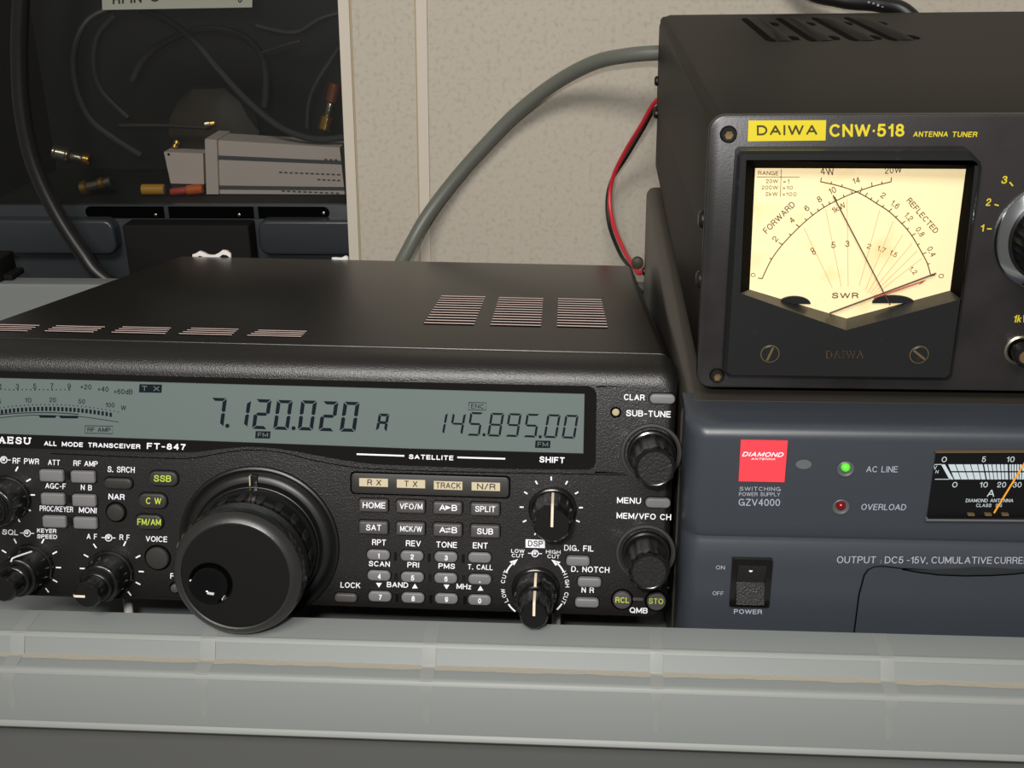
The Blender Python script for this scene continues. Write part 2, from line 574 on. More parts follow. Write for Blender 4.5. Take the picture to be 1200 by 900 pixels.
strip('trim_1', 403.0, 415.0, 150, WY - 1.2, WY + 14.5, M['trim'])
strip('trim_2', 490.5, 502.5, 150, WY - 1.6, WY + 2, M['trim'])
strip('trim_3', 415.2, 417.2, 150, WY - 0.5, WY + 2, M['caulk'])
strip('trim_4', 488.3, 490.3, 150, WY - 0.4, WY + 2, M['caulk'])

# ------------------------------------------------------------------ tray that carries the radio and the power supply
tr = thing('storage_tray', Matrix.Translation((0, -30, -122)), 'wide milky translucent plastic tray with a stepped ribbed rim under the equipment', 'tray')
TM = Matrix.Translation((0, 30, 122))
TX0, TX1, TY0, TY1 = -480.0, 285.0, -30.5, 335.0


class Local(MB):
    """Builds in world millimetres, stores relative to a thing's frame."""

    def __init__(self, inv):
        super().__init__()
        self.inv = inv

    def build(self, *a, **k):
        self.v = [tuple(self.inv @ Vector(p)) for p in self.v]
        return super().build(*a, **k)


def loop(prof, m, mb):
    rings = []
    for d, z in prof:
        ring = rr(TX0 - d, TX1 + d, TY0 - d, TY1 + d, 14 + max(d, -12), 6)
        rings.append([(x, y, z) for x, y in ring])
    mb.loft(rings, m, False, False)


RIMP = [(-3, -122), (-2.5, -121), (-0.8, -77), (-0.4, -75.6), (0.3, -75), (12.4, -75), (13.3, -75.3), (14, -76.2), (16.2, -81), (16.8, -81.7), (22.4, -82), (23.4, -82.4), (24.2, -83.6),
        (26.4, -101.4), (27.3, -102.2), (27.4, -103.2), (26.6, -103.6), (25.8, -103), (23.4, -86), (20, -85.4)]
mb = Local(TM)
loop(RIMP, M['tray'], mb)
mb.build('rim', tr)
mb = Local(TM)
mb.loft([[(x, y, z) for x, y in rr(TX0 + 2.9, TX1 - 2.9, TY0 + 2.9, TY1 - 2.9, 12, 6)] for z in (-124, -122)], M['tray'])
mb.build('deck', tr)
mb = Local(TM)
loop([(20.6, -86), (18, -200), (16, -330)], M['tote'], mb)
tag(mb.build('body', tr), 'darker grey wall below the milky rim')
mb = Local(TM)
yl = TY0 - 16.6
n = 120
rows = []
for k, (dy, dz) in enumerate(((0.25, .6), (-.6, .35), (-1.3, .1))):
    rows.append([(TX0 + 10 + (TX1 - TX0 - 20) * i / n, yl + dy - (random.random() * .9 if k == 2 else 0), -81.78 + dz) for i in range(n + 1)])
mb.loft(rows, M['dust'], False, False, closed=False)
tag(mb.build('dust_line', tr), 'tan line of dust along the rim ledge', kind='stuff')

for k, prof in enumerate(([(11.9, -74.9), (12.9, -74.85), (13.6, -75.25), (14.2, -76.05)], [(22.4, -81.9), (23.2, -82.0), (23.9, -82.55), (24.4, -83.6)], [(26.6, -101.2), (27.45, -101.9), (27.75, -102.8), (27.2, -103.6), (26.2, -103.8)])):
    mb = Local(TM)
    loop(prof, M['rib'], mb)
    mb.build('rim_edge', tr)
OUT = [(0.1, -75.1), (3, -74.9), (12.5, -74.9), (13.5, -75.15), (14.3, -76.0), (16.5, -80.8), (17, -81.5), (22.5, -81.9), (23.6, -82.3), (24.26, -83.6), (24.8, -88)]
FAINT = [(24.8, -88), (25.54, -94), (25.98, -97.6)]
for u, wl in ((240, 5.2), (503, 4.6), (769, 4.2), (1034, 4.6), (10, 5.0), (-255, 4.6)):
    x = WORLD.on(2, u, 755, -75).x
    mb = Local(TM)
    for prof, wd in ((OUT, wl), (FAINT, wl * .6)):
        rings = []
        for i, (d, z) in enumerate(prof):
            q = wd * (1.0 if i < len(prof) - 1 else .5)
            rings.append([(x + t * q, TY0 - d - (.06 if abs(t) < .4 else 0), z + .03 if z > -83 else z) for t in (-.5, -.3, .3, .5)])
        mb.loft(rings, M['rib'], False, False, closed=False)
    mb.build('rib', tr)

# ------------------------------------------------------------------ amateur radio transceiver
RM = Matrix.Translation((-9.0, 12.65, 6.78)) @ Matrix.Rotation(0.0229, 4, 'Z') @ Matrix.Rotation(-0.1721, 4, 'X') @ Matrix.Rotation(0.0226, 4, 'Y')
R = Frame(RM)
radio = thing('radio_transceiver', RM, 'black radio transceiver with a long grey display and a big tuning dial', 'radio')
FY = -12.0            # plane of the radio's face
PR = FY - 0.12        # printing
XL, XR = -256.5, 3.0
zb = R.y(500, 718, FY)[1]
ztop = -0.4

# cover with its vent slots
mb = MB()
mb.slab(-254.5, 0.4, -88.5, 0, 3.5, 1.5, 242.5, M['cover'], 0.6, 2)
mb.build('cover', radio)


def vents(corners, ns, th, lift):
    TL, TR, BR, BL = [R.on(2, u, v, 0) for u, v in corners]
    mb = MB()
    for i in range(ns):
        t = (i + 0.5) / ns
        a, b = TL.lerp(BL, t), TR.lerp(BR, t)
        d = (a.y - b.y)
        yy = (a.y + b.y) / 2
        pit = abs(TL.y - BL.y) / ns
        for (y0, y1, z, m) in ((yy - pit * .46, yy + pit * .10, .03, M['slot']), (yy + pit * .10, yy + pit * .10 + th, .06, M['slit'])):
            zz = z + (lift if m is M['slit'] else 0)
            mb.poly([(a.x, y0, z), (b.x, y0, z), (b.x, y1, zz), (a.x, y1, zz)], m)
    return tag(mb.build('vent_grille', radio), 'row of bright slots in the black top')


for cs in ([(518, 346), (569, 347.7), (555, 382), (496, 380.6)], [(585, 348), (636.6, 349.7), (633.7, 383.6), (574, 382.7)], [(654, 349.7), (704.5, 350.6), (712.4, 385.6), (652.6, 384)]):
    vents(cs, 12, .5, .25)
for cs in ([(-10, 379.6), (47.6, 381), (30, 389.2), (-28, 388.4)], [(66.7, 381.6), (124.7, 382.6), (107, 390.6), (49, 389.4)], [(145, 382.6), (200.6, 384.0), (192.5, 392.5), (127.8, 391)],
           [(225.8, 384.0), (280, 385.6), (270, 394.2), (206.5, 392.7)], [(304.5, 386.4), (359.8, 388), (351.8, 396), (287, 394.5)]):
    vents(cs, 4, .3, .16)

# front panel
fp = MB()
secs = [(FY, 9.3), (FY + .15, 8.0), (FY + .55, 6.6), (FY + 1.2, 5.3), (FY + 2.2, 4.0), (FY + 3.6, 2.8), (FY + 5.6, 1.7), (FY + 8.4, .8)]
rings = []
for y, ins in secs + [(1.6, 0)]:
    k = ins * .42
    rings.append([(x, y, z) for x, z in rr(XL + k * .8, XR - k * .9, zb + k * .4, ztop - ins * .9, 6.5 - k * .6)])
fp.loft(rings, M['panel'])

# display frame (gloss black) with the arch over the dial, and the liquid crystal display
FRT = [(-40, 433.0), (200, 440.5), (480, 447.4), (690, 452.0), (696.5, 455.5), (699, 461)]
FRB = [(698, 540), (696, 546.5), (690, 549.6), (600, 549.0), (520, 546.8), (440, 543.5), (400, 538.5), (350, 529), (320, 524.4), (292, 522.6), (262, 525.0), (230, 529.2), (180, 529.4), (90, 526.4), (-40, 522.5)]
df = MB()
out = [R.y(u, v, FY) for u, v in FRT + FRB]
inn_px = [(-40, 441.2), (200, 447.6), (480, 455.3), (685, 461.0), (683.5, 531.2), (480, 525.4), (230, 516.0), (-40, 506.8)]
inn = [R.y(u, v, FY) for u, v in inn_px]


def plate_with_hole(mb, outer, inner, yf, yb, m):
    """Flat plate between two outlines (both clockwise in x,z) built with its hole and edge walls."""
    pts = [Vector((p[0], p[1], 0)) for p in list(outer) + list(inner)]
    tri_ = tessellate_polygon([[Vector((p[0], p[1], 0)) for p in outer], [Vector((p[0], p[1], 0)) for p in inner]])
    mb.add([(p.x, yf, p.y) for p in pts], [tuple(t) for t in tri_], m)
    for ring in (outer, inner):
        mb.loft([[(p[0], y, p[1]) for p in ring] for y in (yf, yb)], m, False, False)


plate_with_hole(df, out, inn, FY - 0.5, FY + .4, M['gloss'])
DF = FY - 0.62
T(df, R, DF, 'YAESU', (-13, 519.0), (36.6, 521.0), 8.2, M['white'], 0.03, 0, 1.35, True)
T(df, R, DF, 'ALL', (51.6, 522.2), (66.5, 522.7), 5.4, M['white'], .035)
T(df, R, DF, 'MODE', (72.4, 523.0), (97.2, 523.9), 5.4, M['white'], .035)
T(df, R, DF, 'TRANSCEIVER', (103, 524.0), (164.4, 526.0), 5.4, M['white'], .035)
T(df, R, DF, 'FT-847', (172, 526.1), (217.5, 527.6), 7.2, M['white'], .035)
LN(df, R, DF, [(418, 532.2), (473.8, 534.2)], .55, M['white'])
T(df, R, DF, 'SATELLITE', (479, 537.8), (531.3, 539.4), 5.4, M['white'], .035)
LN(df, R, DF, [(536, 536.0), (592, 537.6)], .55, M['white'])
T(df, R, DF, 'SHIFT', (632, 541.8), (661.7, 543.0), 7, M['white'], .03)
df.build('display_frame', radio)

lc = MB()
LY = FY - 0.1
PQ(lc, R, LY, inn_px, M['lcd'])
LS = LY - .08
SEGS = dict(zip('0123456789A', ('abcdef', 'bc', 'abged', 'abgcd', 'fgbc', 'afgcd', 'afgedc', 'abc', 'abcdefg', 'abcdfg', 'abcefg')))


def digit(ch, TL, TR, BR, BL, th, tv):
    TL, TR, BR, BL = map(Vector, (TL, TR, BR, BL))

    def P(x, y):
        return tuple(TL.lerp(TR, x).lerp(BL.lerp(BR, x), y))
    g = .018
    q = {
        'a': [(g + .04, 0), (1 - g - .04, 0), (1 - th - g, tv), (th + g, tv)],
        'd': [(th + g, 1 - tv), (1 - th - g, 1 - tv), (1 - g - .04, 1), (g + .04, 1)],
        'b': [(1, .03), (1, .46), (1 - th * .5, .485), (1 - th, .44), (1 - th, tv + .02)],
        'c': [(1 - th * .5, .515), (1, .54), (1, .97), (1 - th, 1 - tv - .02), (1 - th, .56)],
        'f': [(0, .03), (th, tv + .02), (th, .44), (th * .5, .485), (0, .46)],
        'e': [(th * .5, .515), (th, .56), (th, 1 - tv - .02), (0, .97), (0, .54)],
        'g': [(th + g, .5 - tv * .5), (1 - th - g, .5 - tv * .5), (1 - th * .55, .5), (1 - th - g, .5 + tv * .5), (th + g, .5 + tv * .5), (th * .55, .5)],
    }
    for s in SEGS[ch]:
        PQ(lc, R, LS, [P(*k) for k in q[s]], M['seg'])


def c5(x, y):
    return (240 + x / 5, 450 + y / 5)


for ch, bx in (('7', ((38, 80), (130, 83), (108, 252), (18, 249))), ('1', ((182, 92), (272, 95), (248, 254), (160, 252))), ('2', ((298, 88), (392, 91), (366, 266), (276, 262))),
               ('0', ((424, 93), (516, 96), (490, 270), (400, 266))), ('0', ((566, 95), (658, 98), (632, 273), (544, 270))), ('2', ((690, 100), (783, 103), (758, 278), (666, 274))),
               ('0', ((815, 103), (908, 106), (882, 281), (789, 278))), ('A', ((1020, 172), (1082, 175), (1064, 282), (1001, 275)))):
    digit(ch, *[c5(*p) for p in bx], .24 if ch != 'A' else .26, .105 if ch != 'A' else .15)
for x, y in ((132, 245), (520, 259)):
    EL(lc, R, LS, *c5(x, y), 2.5, 2.4, M['seg'])


def c6(x, y):
    return (500 + x / 6, 450 + y / 6)


for ch, bx in (('1', ((58, 199), (150, 202), (122, 353), (30, 350))), ('4', ((185, 202), (277, 205), (250, 358), (156, 354))), ('5', ((308, 197), (400, 200), (372, 366), (282, 362))),
               ('8', ((452, 202), (546, 205), (518, 371), (425, 367))), ('9', ((577, 205), (669, 208), (642, 373), (550, 369))), ('5', ((704, 208), (796, 211), (770, 377), (676, 373))),
               ('0', ((850, 212), (943, 215), (914, 381), (821, 377))), ('0', ((976, 216), (1069, 219), (1042, 385), (948, 381)))):
    digit(ch, *[c6(*p) for p in bx], .17, .085)
for x, y in ((403, 357), (798, 371)):
    EL(lc, R, LS, *c6(x, y), 1.9, 1.9, M['seg'])


def boxed(x0, y0, x1, y1, s, filled, b=0.0):
    sl = .02
    q = [(x0, y0), (x1, y0 + sl * (x1 - x0)), (x1 - .6, y1 + sl * (x1 - x0)), (x0 - .6, y1)]
    if filled:
        PQ(lc, R, LS, q, M['seg'])
    else:
        LN(lc, R, LS, q + [q[0]], .22, M['seg'])
    h = y1 - y0
    T(lc, R, LS - .06, s, (x0 + 2.4, y1 - h * .2), (x1 - 3.0, y1 - h * .2 + sl * (x1 - x0)), h * .6, M['lcd'] if filled else M['seg'], b)


boxed(549.5, 471.6, 570, 480.2, 'ENC', False)
boxed(627.5, 516.2, 645.2, 524.8, 'FM', True, .01)
boxed(299.6, 505.2, 317, 513.6, 'FM', True, .01)
boxed(163.4, 450.2, 189.8, 459.8, 'T X', True, .012)
boxed(100, 498.8, 132.4, 507.6, 'RF AMP', False)
for s, x0, x1, b, h in (('1', -1, 1.2, 455.6, 6), ('3', 18.5, 22, 455.6, 6), ('5', 38.7, 42.4, 455.4, 6), ('7', 58.7, 62.4, 455.2, 6), ('9', 79, 82.8, 455.4, 6), ('+20', 94, 107, 456.2, 6), ('+40', 114.2, 127, 458.8, 6),
                        ('+60dB', 133, 155.2, 461.6, 6), ('5', -2, 1, 473, 5.6), ('10', 29, 36.7, 471.6, 5.6), ('20', 57.8, 65.6, 471.3, 5.6), ('50', 91.7, 99.4, 473, 5.6), ('100', 123.4, 134.2, 477.2, 5.6), ('W', 141.6, 147.6, 480.6, 5.6)):
    T(lc, R, LS, s, (x0, b), (x1, b + .03 * (x1 - x0)), h, M['seg'], 0.0)
for i in range(17):
    x = 1 + i * 5
    EL(lc, R, LS, x, 458.2 - (0 if x > 20 else (20 - x) * .07) - (1.6 if 20 < x else 1.0), .75, .8 if i % 4 else 1.3, M['seg'], 8)


def sc2(x):
    return 473.7 + (x - 55) ** 2 * .00125


for i in range(30):
    x = 0 + i * 4.78
    EL(lc, R, LS, x, sc2(x) + .4, .7, .75, M['seg'], 8)
for i in range(28):
    x = 2.2 + i * 4.72
    yy = sc2(x) + 5.4
    PQ(lc, R, LS, [(x - 1.3, yy - 2.5), (x + 1.4, yy - 2.4), (x + 1.4, yy + 2.5), (x - 1.3, yy + 2.4)], M['seg'])
LN(lc, R, LS, smooth([(-6, 486.2), (25, 484.1), (50, 483.6), (70, 484), (92, 485.5)]), .28, M['seg'])
LN(lc, R, LS, smooth([(-6, 490.2), (20, 487.6), (45, 486.6), (92, 488.2), (115, 491), (139, 494.6)]), .22, M['seg'])
for x0, x1, yy in ((45, 66, 488.0), (69, 92, 488.6)):
    PQ(lc, R, LS, [(x0, yy - 1.5), (x1, yy - 1.3), (x1 - 1, yy + 1.7), (x0 + 2, yy + 1.5)], M['seg'])
tag(lc.build('display', radio), 'grey liquid crystal display showing 7.120.020 and 145.895.00')

# legends on the panel
W, LM = M['white'], M['lime']
for s, x0, y0, x1, y1, h in (
    ('RF PWR', 14.7, 543.3, 45.7, 544.4, 6.9), ('ATT', 56.2, 545, 70.2, 545.5, 6.6), ('RF AMP', 86, 546, 114.4, 547, 6.6), ('S. SRCH', 126, 553.2, 157.7, 554.2, 7),
    ('AGC-F', 53, 572.4, 77, 573.3, 6.6), ('N B', 94.6, 574.2, 107.6, 574.8, 6.4), ('PROC/KEYER', 46.5, 599, 85.6, 600.5, 6.8), ('MONI', 92.4, 600.9, 113, 601.7, 6.8), ('NAR', 127, 585.2, 146, 586, 6.8),
    ('VOICE', 170.7, 634.5, 196, 635.4, 6.6), ('FAST', 199.5, 678, 222, 678.8, 6.4), ('SQL', 2.4, 626.4, 21.3, 627.3, 6.4), ('KEYER', 43.4, 624.0, 66, 624.8, 4.8), ('SPEED', 43.4, 630.8, 66.8, 631.6, 4.8),
    ('A F', 101.5, 631.8, 113.7, 632.2, 6.6), ('R F', 140, 632.8, 152, 633.2, 6.6),
    ('RPT', 436, 638.8, 452.2, 639.4, 7), ('REV', 475.6, 640, 493, 640.6, 7), ('TONE', 511, 641.4, 535.6, 642.2, 7), ('ENT', 554, 642.5, 571.6, 643, 7),
    ('SCAN', 432, 663.4, 456.7, 664.3, 6.2), ('PRI', 477.3, 664.8, 491, 665.3, 6.2), ('PMS', 513.8, 666.2, 533, 666.8, 6.2), ('T. CALL', 548, 667.2, 577.3, 668.2, 6.2),
    ('BAND', 453.3, 688, 478.2, 688.8, 6.2), ('MHz', 535, 690.2, 552.2, 690.7, 6.4), ('LOCK', 399, 688.6, 422.2, 689.4, 6.6),
    ('CLAR', 731, 468.7, 755.4, 469.5, 7), ('SUB-TUNE', 733.6, 487.6, 786, 489.2, 7.2), ('MENU', 723, 589.6, 751, 590.5, 7), ('MEM/VFO CH', 722.5, 607.6, 786.3, 609.6, 7),
    ('DIG. FIL', 661, 645.2, 695.6, 646.4, 6.8), ('D. NOTCH', 669.3, 670, 714, 671.4, 6.8), ('N R', 681.4, 694.5, 695.9, 695, 6.8), ('QMB', 737.8, 718.2, 758.8, 719, 6.6),
    ('LOW', 599, 647.6, 614.6, 648.1, 4.3), ('CUT', 599.6, 653, 614, 653.5, 4.3), ('HIGH', 639.8, 648.6, 656.8, 649.2, 4.3), ('CUT', 641.4, 654, 655.8, 654.5, 4.3)):
    T(fp, R, PR, s, (x0, y0), (x1, y1), h, W, .016)


def tri(u, v, up, k=3.4):
    s = -1 if up else 1
    PQ(fp, R, PR, [(u - k, v - s * 2.6), (u + k, v - s * 2.4), (u, v + s * 3)], W)


tri(444, 685.6, False)
tri(486.2, 687.0, True)
tri(523.3, 687.6, False)
tri(563, 689.6, True)
for u, v in ((4.4, 538.8), (31.8, 624.8), (127.2, 630.2), (627, 648.6)):
    RING(fp, R, PR, u, v, 3.8, .3, W)
    EL(fp, R, PR, u, v, 1.4, 1.4, W, 10)
    LN(fp, R, PR, [(u + 3.8, v + .1), (u + 8.2, v + .3)], .3, W)
    LN(fp, R, PR, [(u - 3.8, v - .1), (u - 8.2, v - .3)], .3, W)
    RING(fp, R, PR, u, v, 2.4, .25, W, 150, 330)


def ticks(u, v, angs, r0=31.5, r1=37.5):
    for a in angs:
        c, s_ = math.cos(math.radians(a)), math.sin(math.radians(a))
        LN(fp, R, PR, [(u + r0 * c, v + r0 * s_), (u + r1 * c, v + r1 * s_)], .5, W)


ticks(3.5, 580, (-62, -30, 0, 30, 58))
ticks(34, 664.5, (-118, -148, -62, -29, 1, 28, 52))
ticks(131, 668, (-125, -151, -177, -64, -27, 3, 27, 53))
ticks(646, 595.5, (-178, -149, -120, -90, -59, -31, -1, 26, 154, 122), 32.5, 37)
PQ(fp, R, PR, [(616, 632.0), (638.6, 632.7), (638.6, 642.3), (616, 641.6)], W)
T(fp, R, PR - .1, 'DSP', (618.6, 640.2), (636, 640.8), 7, M['panel'], .02)
for a0, a1 in ((205, 228), (146, 128), (-27, -52), (33, 47)):
    RING(fp, R, PR, 627, 687, 37.5, .55, W, a0, a1, 8)
PQ(fp, R, PR, [(597, 658.2), (607, 655.2), (602.5, 662.5)], W)
PQ(fp, R, PR, [(646, 655.8), (657, 658.6), (651, 663)], W)
for s, a0, st, sg in (('LOW CUT', 154, 8.6, 1), ('HIGH CUT', -24, 7.6, 1)):
    for i, chh in enumerate(s):
        if chh == ' ':
            continue
        a = math.radians(a0 + i * st)
        rd = 34.4 if a0 > 90 else 41.5
        rd = 35.5
        u, v = 627 + rd * math.cos(a), 687 + rd * math.sin(a)
        tx, ty = -math.sin(a), math.cos(a)
        hw = 1.1 if chh in 'I' else (2.9 if chh == 'W' else 2.0)
        T(fp, R, PR, chh, (u - tx * hw, v - ty * hw), (u + tx * hw, v + ty * hw), 4.8, W, .01)
# mould lines running on from the display frame, and the frame of the four satellite labels
for q in ([(699, 452.3), (735, 452.6), (699, 454)], [(698, 552.3), (735, 554.5), (697, 554.6)]):
    PQ(fp, R, PR, q, M['slot'])
LN(fp, R, PR, smooth([(60, 531.5), (180, 536.6), (225, 536.8), (262, 530.6), (292, 527.4), (330, 530.4), (370, 540), (420, 548), (500, 552), (640, 555), (735, 556.4)]), .3, M['slot'])
x0, x1, z0, z1 = rectpx(R, FY, 412.2, 556.5, 596.5, 580)
tb = MB()
tb.slab(x0 - .5, x1 + .5, z0 - .5, z1 + .5, 1.6, FY - .12, FY + .5, M['slot'], 0)
tb.slab(x0, x1, z0, z1, 1.4, FY - .55, FY + .5, M['keyblack'], .3, 2)
YT = FY - .66
for s, q, a in (('R X', (421, 560.2, 454.6, 570.2), (430.3, 446.6)), ('T X', (465, 561.7, 498.2, 571.8), (473.6, 489.0)), ('TRACK', (508.4, 563.6, 541.8, 573.8), (510.6, 540)), ('N/R', (552.7, 565, 586, 575), (559, 580.6))):
    PQ(tb, R, YT, [(q[0], q[1]), (q[2], q[1] + .9), (q[2], q[3] + .5), (q[0], q[3] - .4)], M['cream'])
    T(tb, R, YT - .08, s, (a[0], q[3] - 1.6), (a[1], q[3] - 1.0), 7.0, M['dark'], .012)
tb.build('satellite_legend', radio)
fp.build('front_panel', radio)


# keys
def key(name, px, m, r, hgt, text=None, tm=None, th=7.0, tp=None, bold=.014, lab=None, well=.3):
    x0, x1, z0, z1 = rectpx(R, FY, *px)
    mb = MB()
    mb.slab(x0 - well, x1 + well, z0 - well, z1 + well, r + well, FY - .08, FY + .5, M['slot'])
    mb.slab(x0, x1, z0, z1, r, FY - hgt, FY + .5, m, min(.7, hgt * .5), 3)
    if text == 'swap':
        c = (px[0] + px[2]) / 2
        T(mb, R, FY - hgt - .08, 'A', (tp[0], tp[2]), (tp[0] + 7, tp[2] + .2), th, tm, bold)
        T(mb, R, FY - hgt - .08, 'B', (tp[1] - 6.4, tp[2] + .4), (tp[1], tp[2] + .6), th, tm, bold)
        if tp[3]:
            PQ(mb, R, FY - hgt - .08, [(c - 3.0, tp[2] - 6), (c + 3.6, tp[2] - 3.2), (c - 3.0, tp[2] - .8)], tm)
        else:
            for k, sg in ((-4.9, 1), (-1.6, -1)):
                PQ(mb, R, FY - hgt - .08, [(c - 3.2, tp[2] + k), (c + 3.2, tp[2] + k + .1), (c + 3.2, tp[2] + k + .9), (c - 3.2, tp[2] + k + .8)], tm)
                PQ(mb, R, FY - hgt - .08, [(c + sg * 3.6, tp[2] + k + .5), (c + sg * .8, tp[2] + k - 1.2), (c + sg * .8, tp[2] + k + 2.0)], tm)
    elif text:
        T(mb, R, FY - hgt - .08, text, (tp[0], tp[2]), (tp[1], tp[2] + .025 * (tp[1] - tp[0])), th, tm, bold)
    return tag(mb.build(name, radio), lab)


for q in ((48, 549.6, 76, 563.6), (84.6, 551, 113, 565), (49.6, 577, 77.4, 591), (86.2, 578.6, 114, 592.6), (51.5, 603.4, 79.2, 617.2), (87.6, 605, 115.2, 618.8)):
    key('rectangular_key', q, M['key'], .9, 1.6)
for u, v in ((80.3, 557), (81.9, 584.6), (83.6, 611)):
    mb = MB()
    mb.slab(*rectpx(R, FY, u - 1.8, v - 5, u + 1.8, v + 5), .5, FY - .3, FY + .3, M['gloss'], .1, 1)
    mb.build('indicator_slit', radio)
for s, q, a in (('SSB', (175.6, 551.5, 209.4, 568.8), (180.2, 200.4, 564.3)), ('C W', (163.6, 577.5, 196.4, 595), (171, 188.8, 590.6)), ('FM/AM', (159.6, 602.5, 191.6, 619.6), (161, 188.4, 615.2))):
    key('mode_key', q, M['keyblack'], 2.4, 1.4, s, LM, 7.6, a, .012)
key('pill_key', (123, 559.6, 156, 572.2), M['keyblack'], 1.8, 1.4)
key('lock_key', (392.5, 694.5, 419, 704.6), M['keydark'], 1.4, 1.4)
key('pill_key', (761, 461, 791, 472.6), M['key'], 1.6, 1.5)
key('pill_key', (756, 582.6, 785.6, 594.2), M['key'], 1.6, 1.5)
for q in ((663.4, 650.6, 691.2, 661.8), (676.8, 675.4, 704.6, 686.4), (673.8, 699.6, 701.8, 710.2)):
    key('filter_key', q, M['key'], 1.3, 1.8)
for s, q, a in (('HOME', (421.4, 584, 455.4, 598.6), (424.9, 451.6, 595.3)), ('VFO/M', (464.8, 585.4, 498.6, 600), (468.4, 495, 596.6)), ('swap', (508, 587, 542, 601.4), (514.9, 535.6, 598.2, 1)), ('SPLIT', (551.7, 588.4, 586, 603), (556.7, 580.4, 599.8)),
                ('SAT', (421.4, 609.6, 455.4, 624.4), (428.9, 446.7, 621.5)), ('MCK/W', (464.8, 611, 498.6, 625.8), (468.9, 494.4, 622.9)), ('swap', (508, 612.4, 542, 627.2), (514.9, 535.6, 624.3, 0)), ('SUB', (551.7, 614, 586, 628.8), (558.9, 577.8, 626.0))):
    key('function_key', q, M['keydark'], .8, 1.8, s, W, 7.0, a)
for s, u, v in (('1', 443.7, 651), ('2', 483, 652.2), ('3', 522.8, 653.4), ('', 562.3, 654.2), ('4', 444.4, 675.2), ('5', 483.5, 677.0), ('6', 522.5, 678.2), ('.', 562.3, 679.6), ('7', 445.5, 699.6), ('8', 484.1, 701.2), ('9', 523.2, 702.2), ('0', 562, 703.8)):
    key('number_key', (u - 13.4, v - 7.4, u + 13.6, v + 4.4), M['key'], 1.7, 1.2, s or None, W, 6.2 if s != '.' else 6.6, (u - (1.9 if s != '1' else 1.0), u + (1.9 if s != '1' else .9), v + 3.4) if s != '.' else (u - .9, u + .9, v + 3.4), .035)
for dx in (19.8, 59.4, 99.2):
    for u, v in ((443.7, 651.2), (444.4, 675.8), (445.5, 699.8)):
        mb = MB()
        k = dx * .031
        mb.slab(*rectpx(R, FY, u + dx - 1.7, v - 5.2 + k, u + dx + 1.7, v + 5.2 + k), .45, FY - .3, FY + .3, M['gloss'], .1, 1)
        mb.build('indicator_slit', radio)
mb = MB()
mb.slab(*rectpx(R, FY, 741.6, 700.4, 754, 703.6), .2, FY - .4, FY + .3, M['keydark'], .1, 1)
mb.build('memory_bar', radio)


def round_key(name, u, v, r, m, s=None, a=None, hgt=1.3):
    x, z = R.y(u, v, FY)
    rm = abs(R.y(u + r, v, FY)[0] - x)
    mb = MB()
    mb.lathe(x, z, FY, [(rm + .7, 0.02), (rm + .7, .1), (rm + .1, .1)], M['slot'], 28, cap=False)
    mb.lathe(x, z, FY, [(rm, 0), (rm, hgt * .6), (rm * .93, hgt * .9), (rm * .8, hgt)], m, 28)
    if s:
        T(mb, R, FY - hgt - .08, s, (a[0], a[2]), (a[1], a[2] + .4), 6.6, LM, .012)
    return mb.build(name, radio)


round_key('round_key', 136.4, 600, 10.2, M['keyblack'])
round_key('round_key', 185, 653.5, 13.4, M['keyblack'])
round_key('round_key', 206, 688.5, 5.2, M['keydark'])
round_key('memory_key', 729, 702.4, 11, M['keydark'], 'RCL', (721.2, 737.2, 706.3))
round_key('memory_key', 769, 704, 11.2, M['keydark'], 'STO', (760.2, 777, 707.6))
x, z = R.y(721.6, 483, FY)
mb = MB()
mb.lathe(x, z, FY, [(1.9, 0), (1.9, .25), (1.3, .25)], M['slot'], 20, cap=False)
mb.lathe(x, z, FY, [(1.25, 0), (1.25, .3), (.9, .6)], M['amberled'], 20)
tag(mb.build('indicator_lamp', radio), 'small round cream indicator lamp')


# knobs
def at(u, v, L):
    return R.y(u, v, FY - L)


def pointer(mb, x, z, prof, ang):
    """A painted line over a knob: prof = (radius, height) pairs along it."""
    c, s_ = math.cos(ang), math.sin(ang)
    n = (-s_ * .42, c * .42)
    vs = []
    for r, h in prof:
        for k in (-1, 1):
            vs.append((x + c * r + n[0] * k, FY - h, z + s_ * r + n[1] * k))
    mb.add(vs, [(2 * i, 2 * i + 1, 2 * i + 3, 2 * i + 2) for i in range(len(prof) - 1)], M['pointer'])


def dual_knob(u, v, L, line, pm):
    """Two coaxial knobs; (u, v): middle of the inner knob's front."""
    x, z = at(u, v, L)
    mb = MB()
    mb.lathe(x, z, FY, [(8.4, 0), (8.4, .8), (8.1, 1.4), (7.6, 1.6), (7.4, 3), (7.2, 10.6), (6.9, 11.6), (6.2, 12)], M['knob'], 48, .018, 16)
    o = mb.build('control_knob', radio)
    mb = MB()
    mb.lathe(x, z, FY, [(5.9, 11.8), (6.0, 12.6), (5.9, 13.6), (5.5, 14.2), (4.9, 14.6), (4.9, 15.4), (4.7, L - 1.6, 1), (4.4, L - .5, 1), (3.9, L)], M['knob'], 48, .02, 12)
    if pm is not None:
        pointer(mb, x, z, [(.4, L + .1), (3.9, L + .1), (4.6, L - .4), (4.95, L - 2.2)], pm)
    mb.build('inner_knob', o)
    return x, z, o


x, z, _ = dual_knob(101.0, 699.0, 21.6, None, math.radians(180))
x, z, o = dual_knob(2.5, 691.5, 21.6, None, None)
mb = MB()
pts = [(x + math.cos(math.radians(a)) * r, FY - h, z + math.sin(math.radians(a)) * r) for a, r, h in ((70, 7.55, 4), (84, 7.4, 8), (98, 7.25, 11), (98, 6.6, 12.2))]
mb.tube(pts, .3, M['white'], 6)
mb.build('pointer_line', o)
dual_knob(-26.5, 607.5, 21.6, None, None)

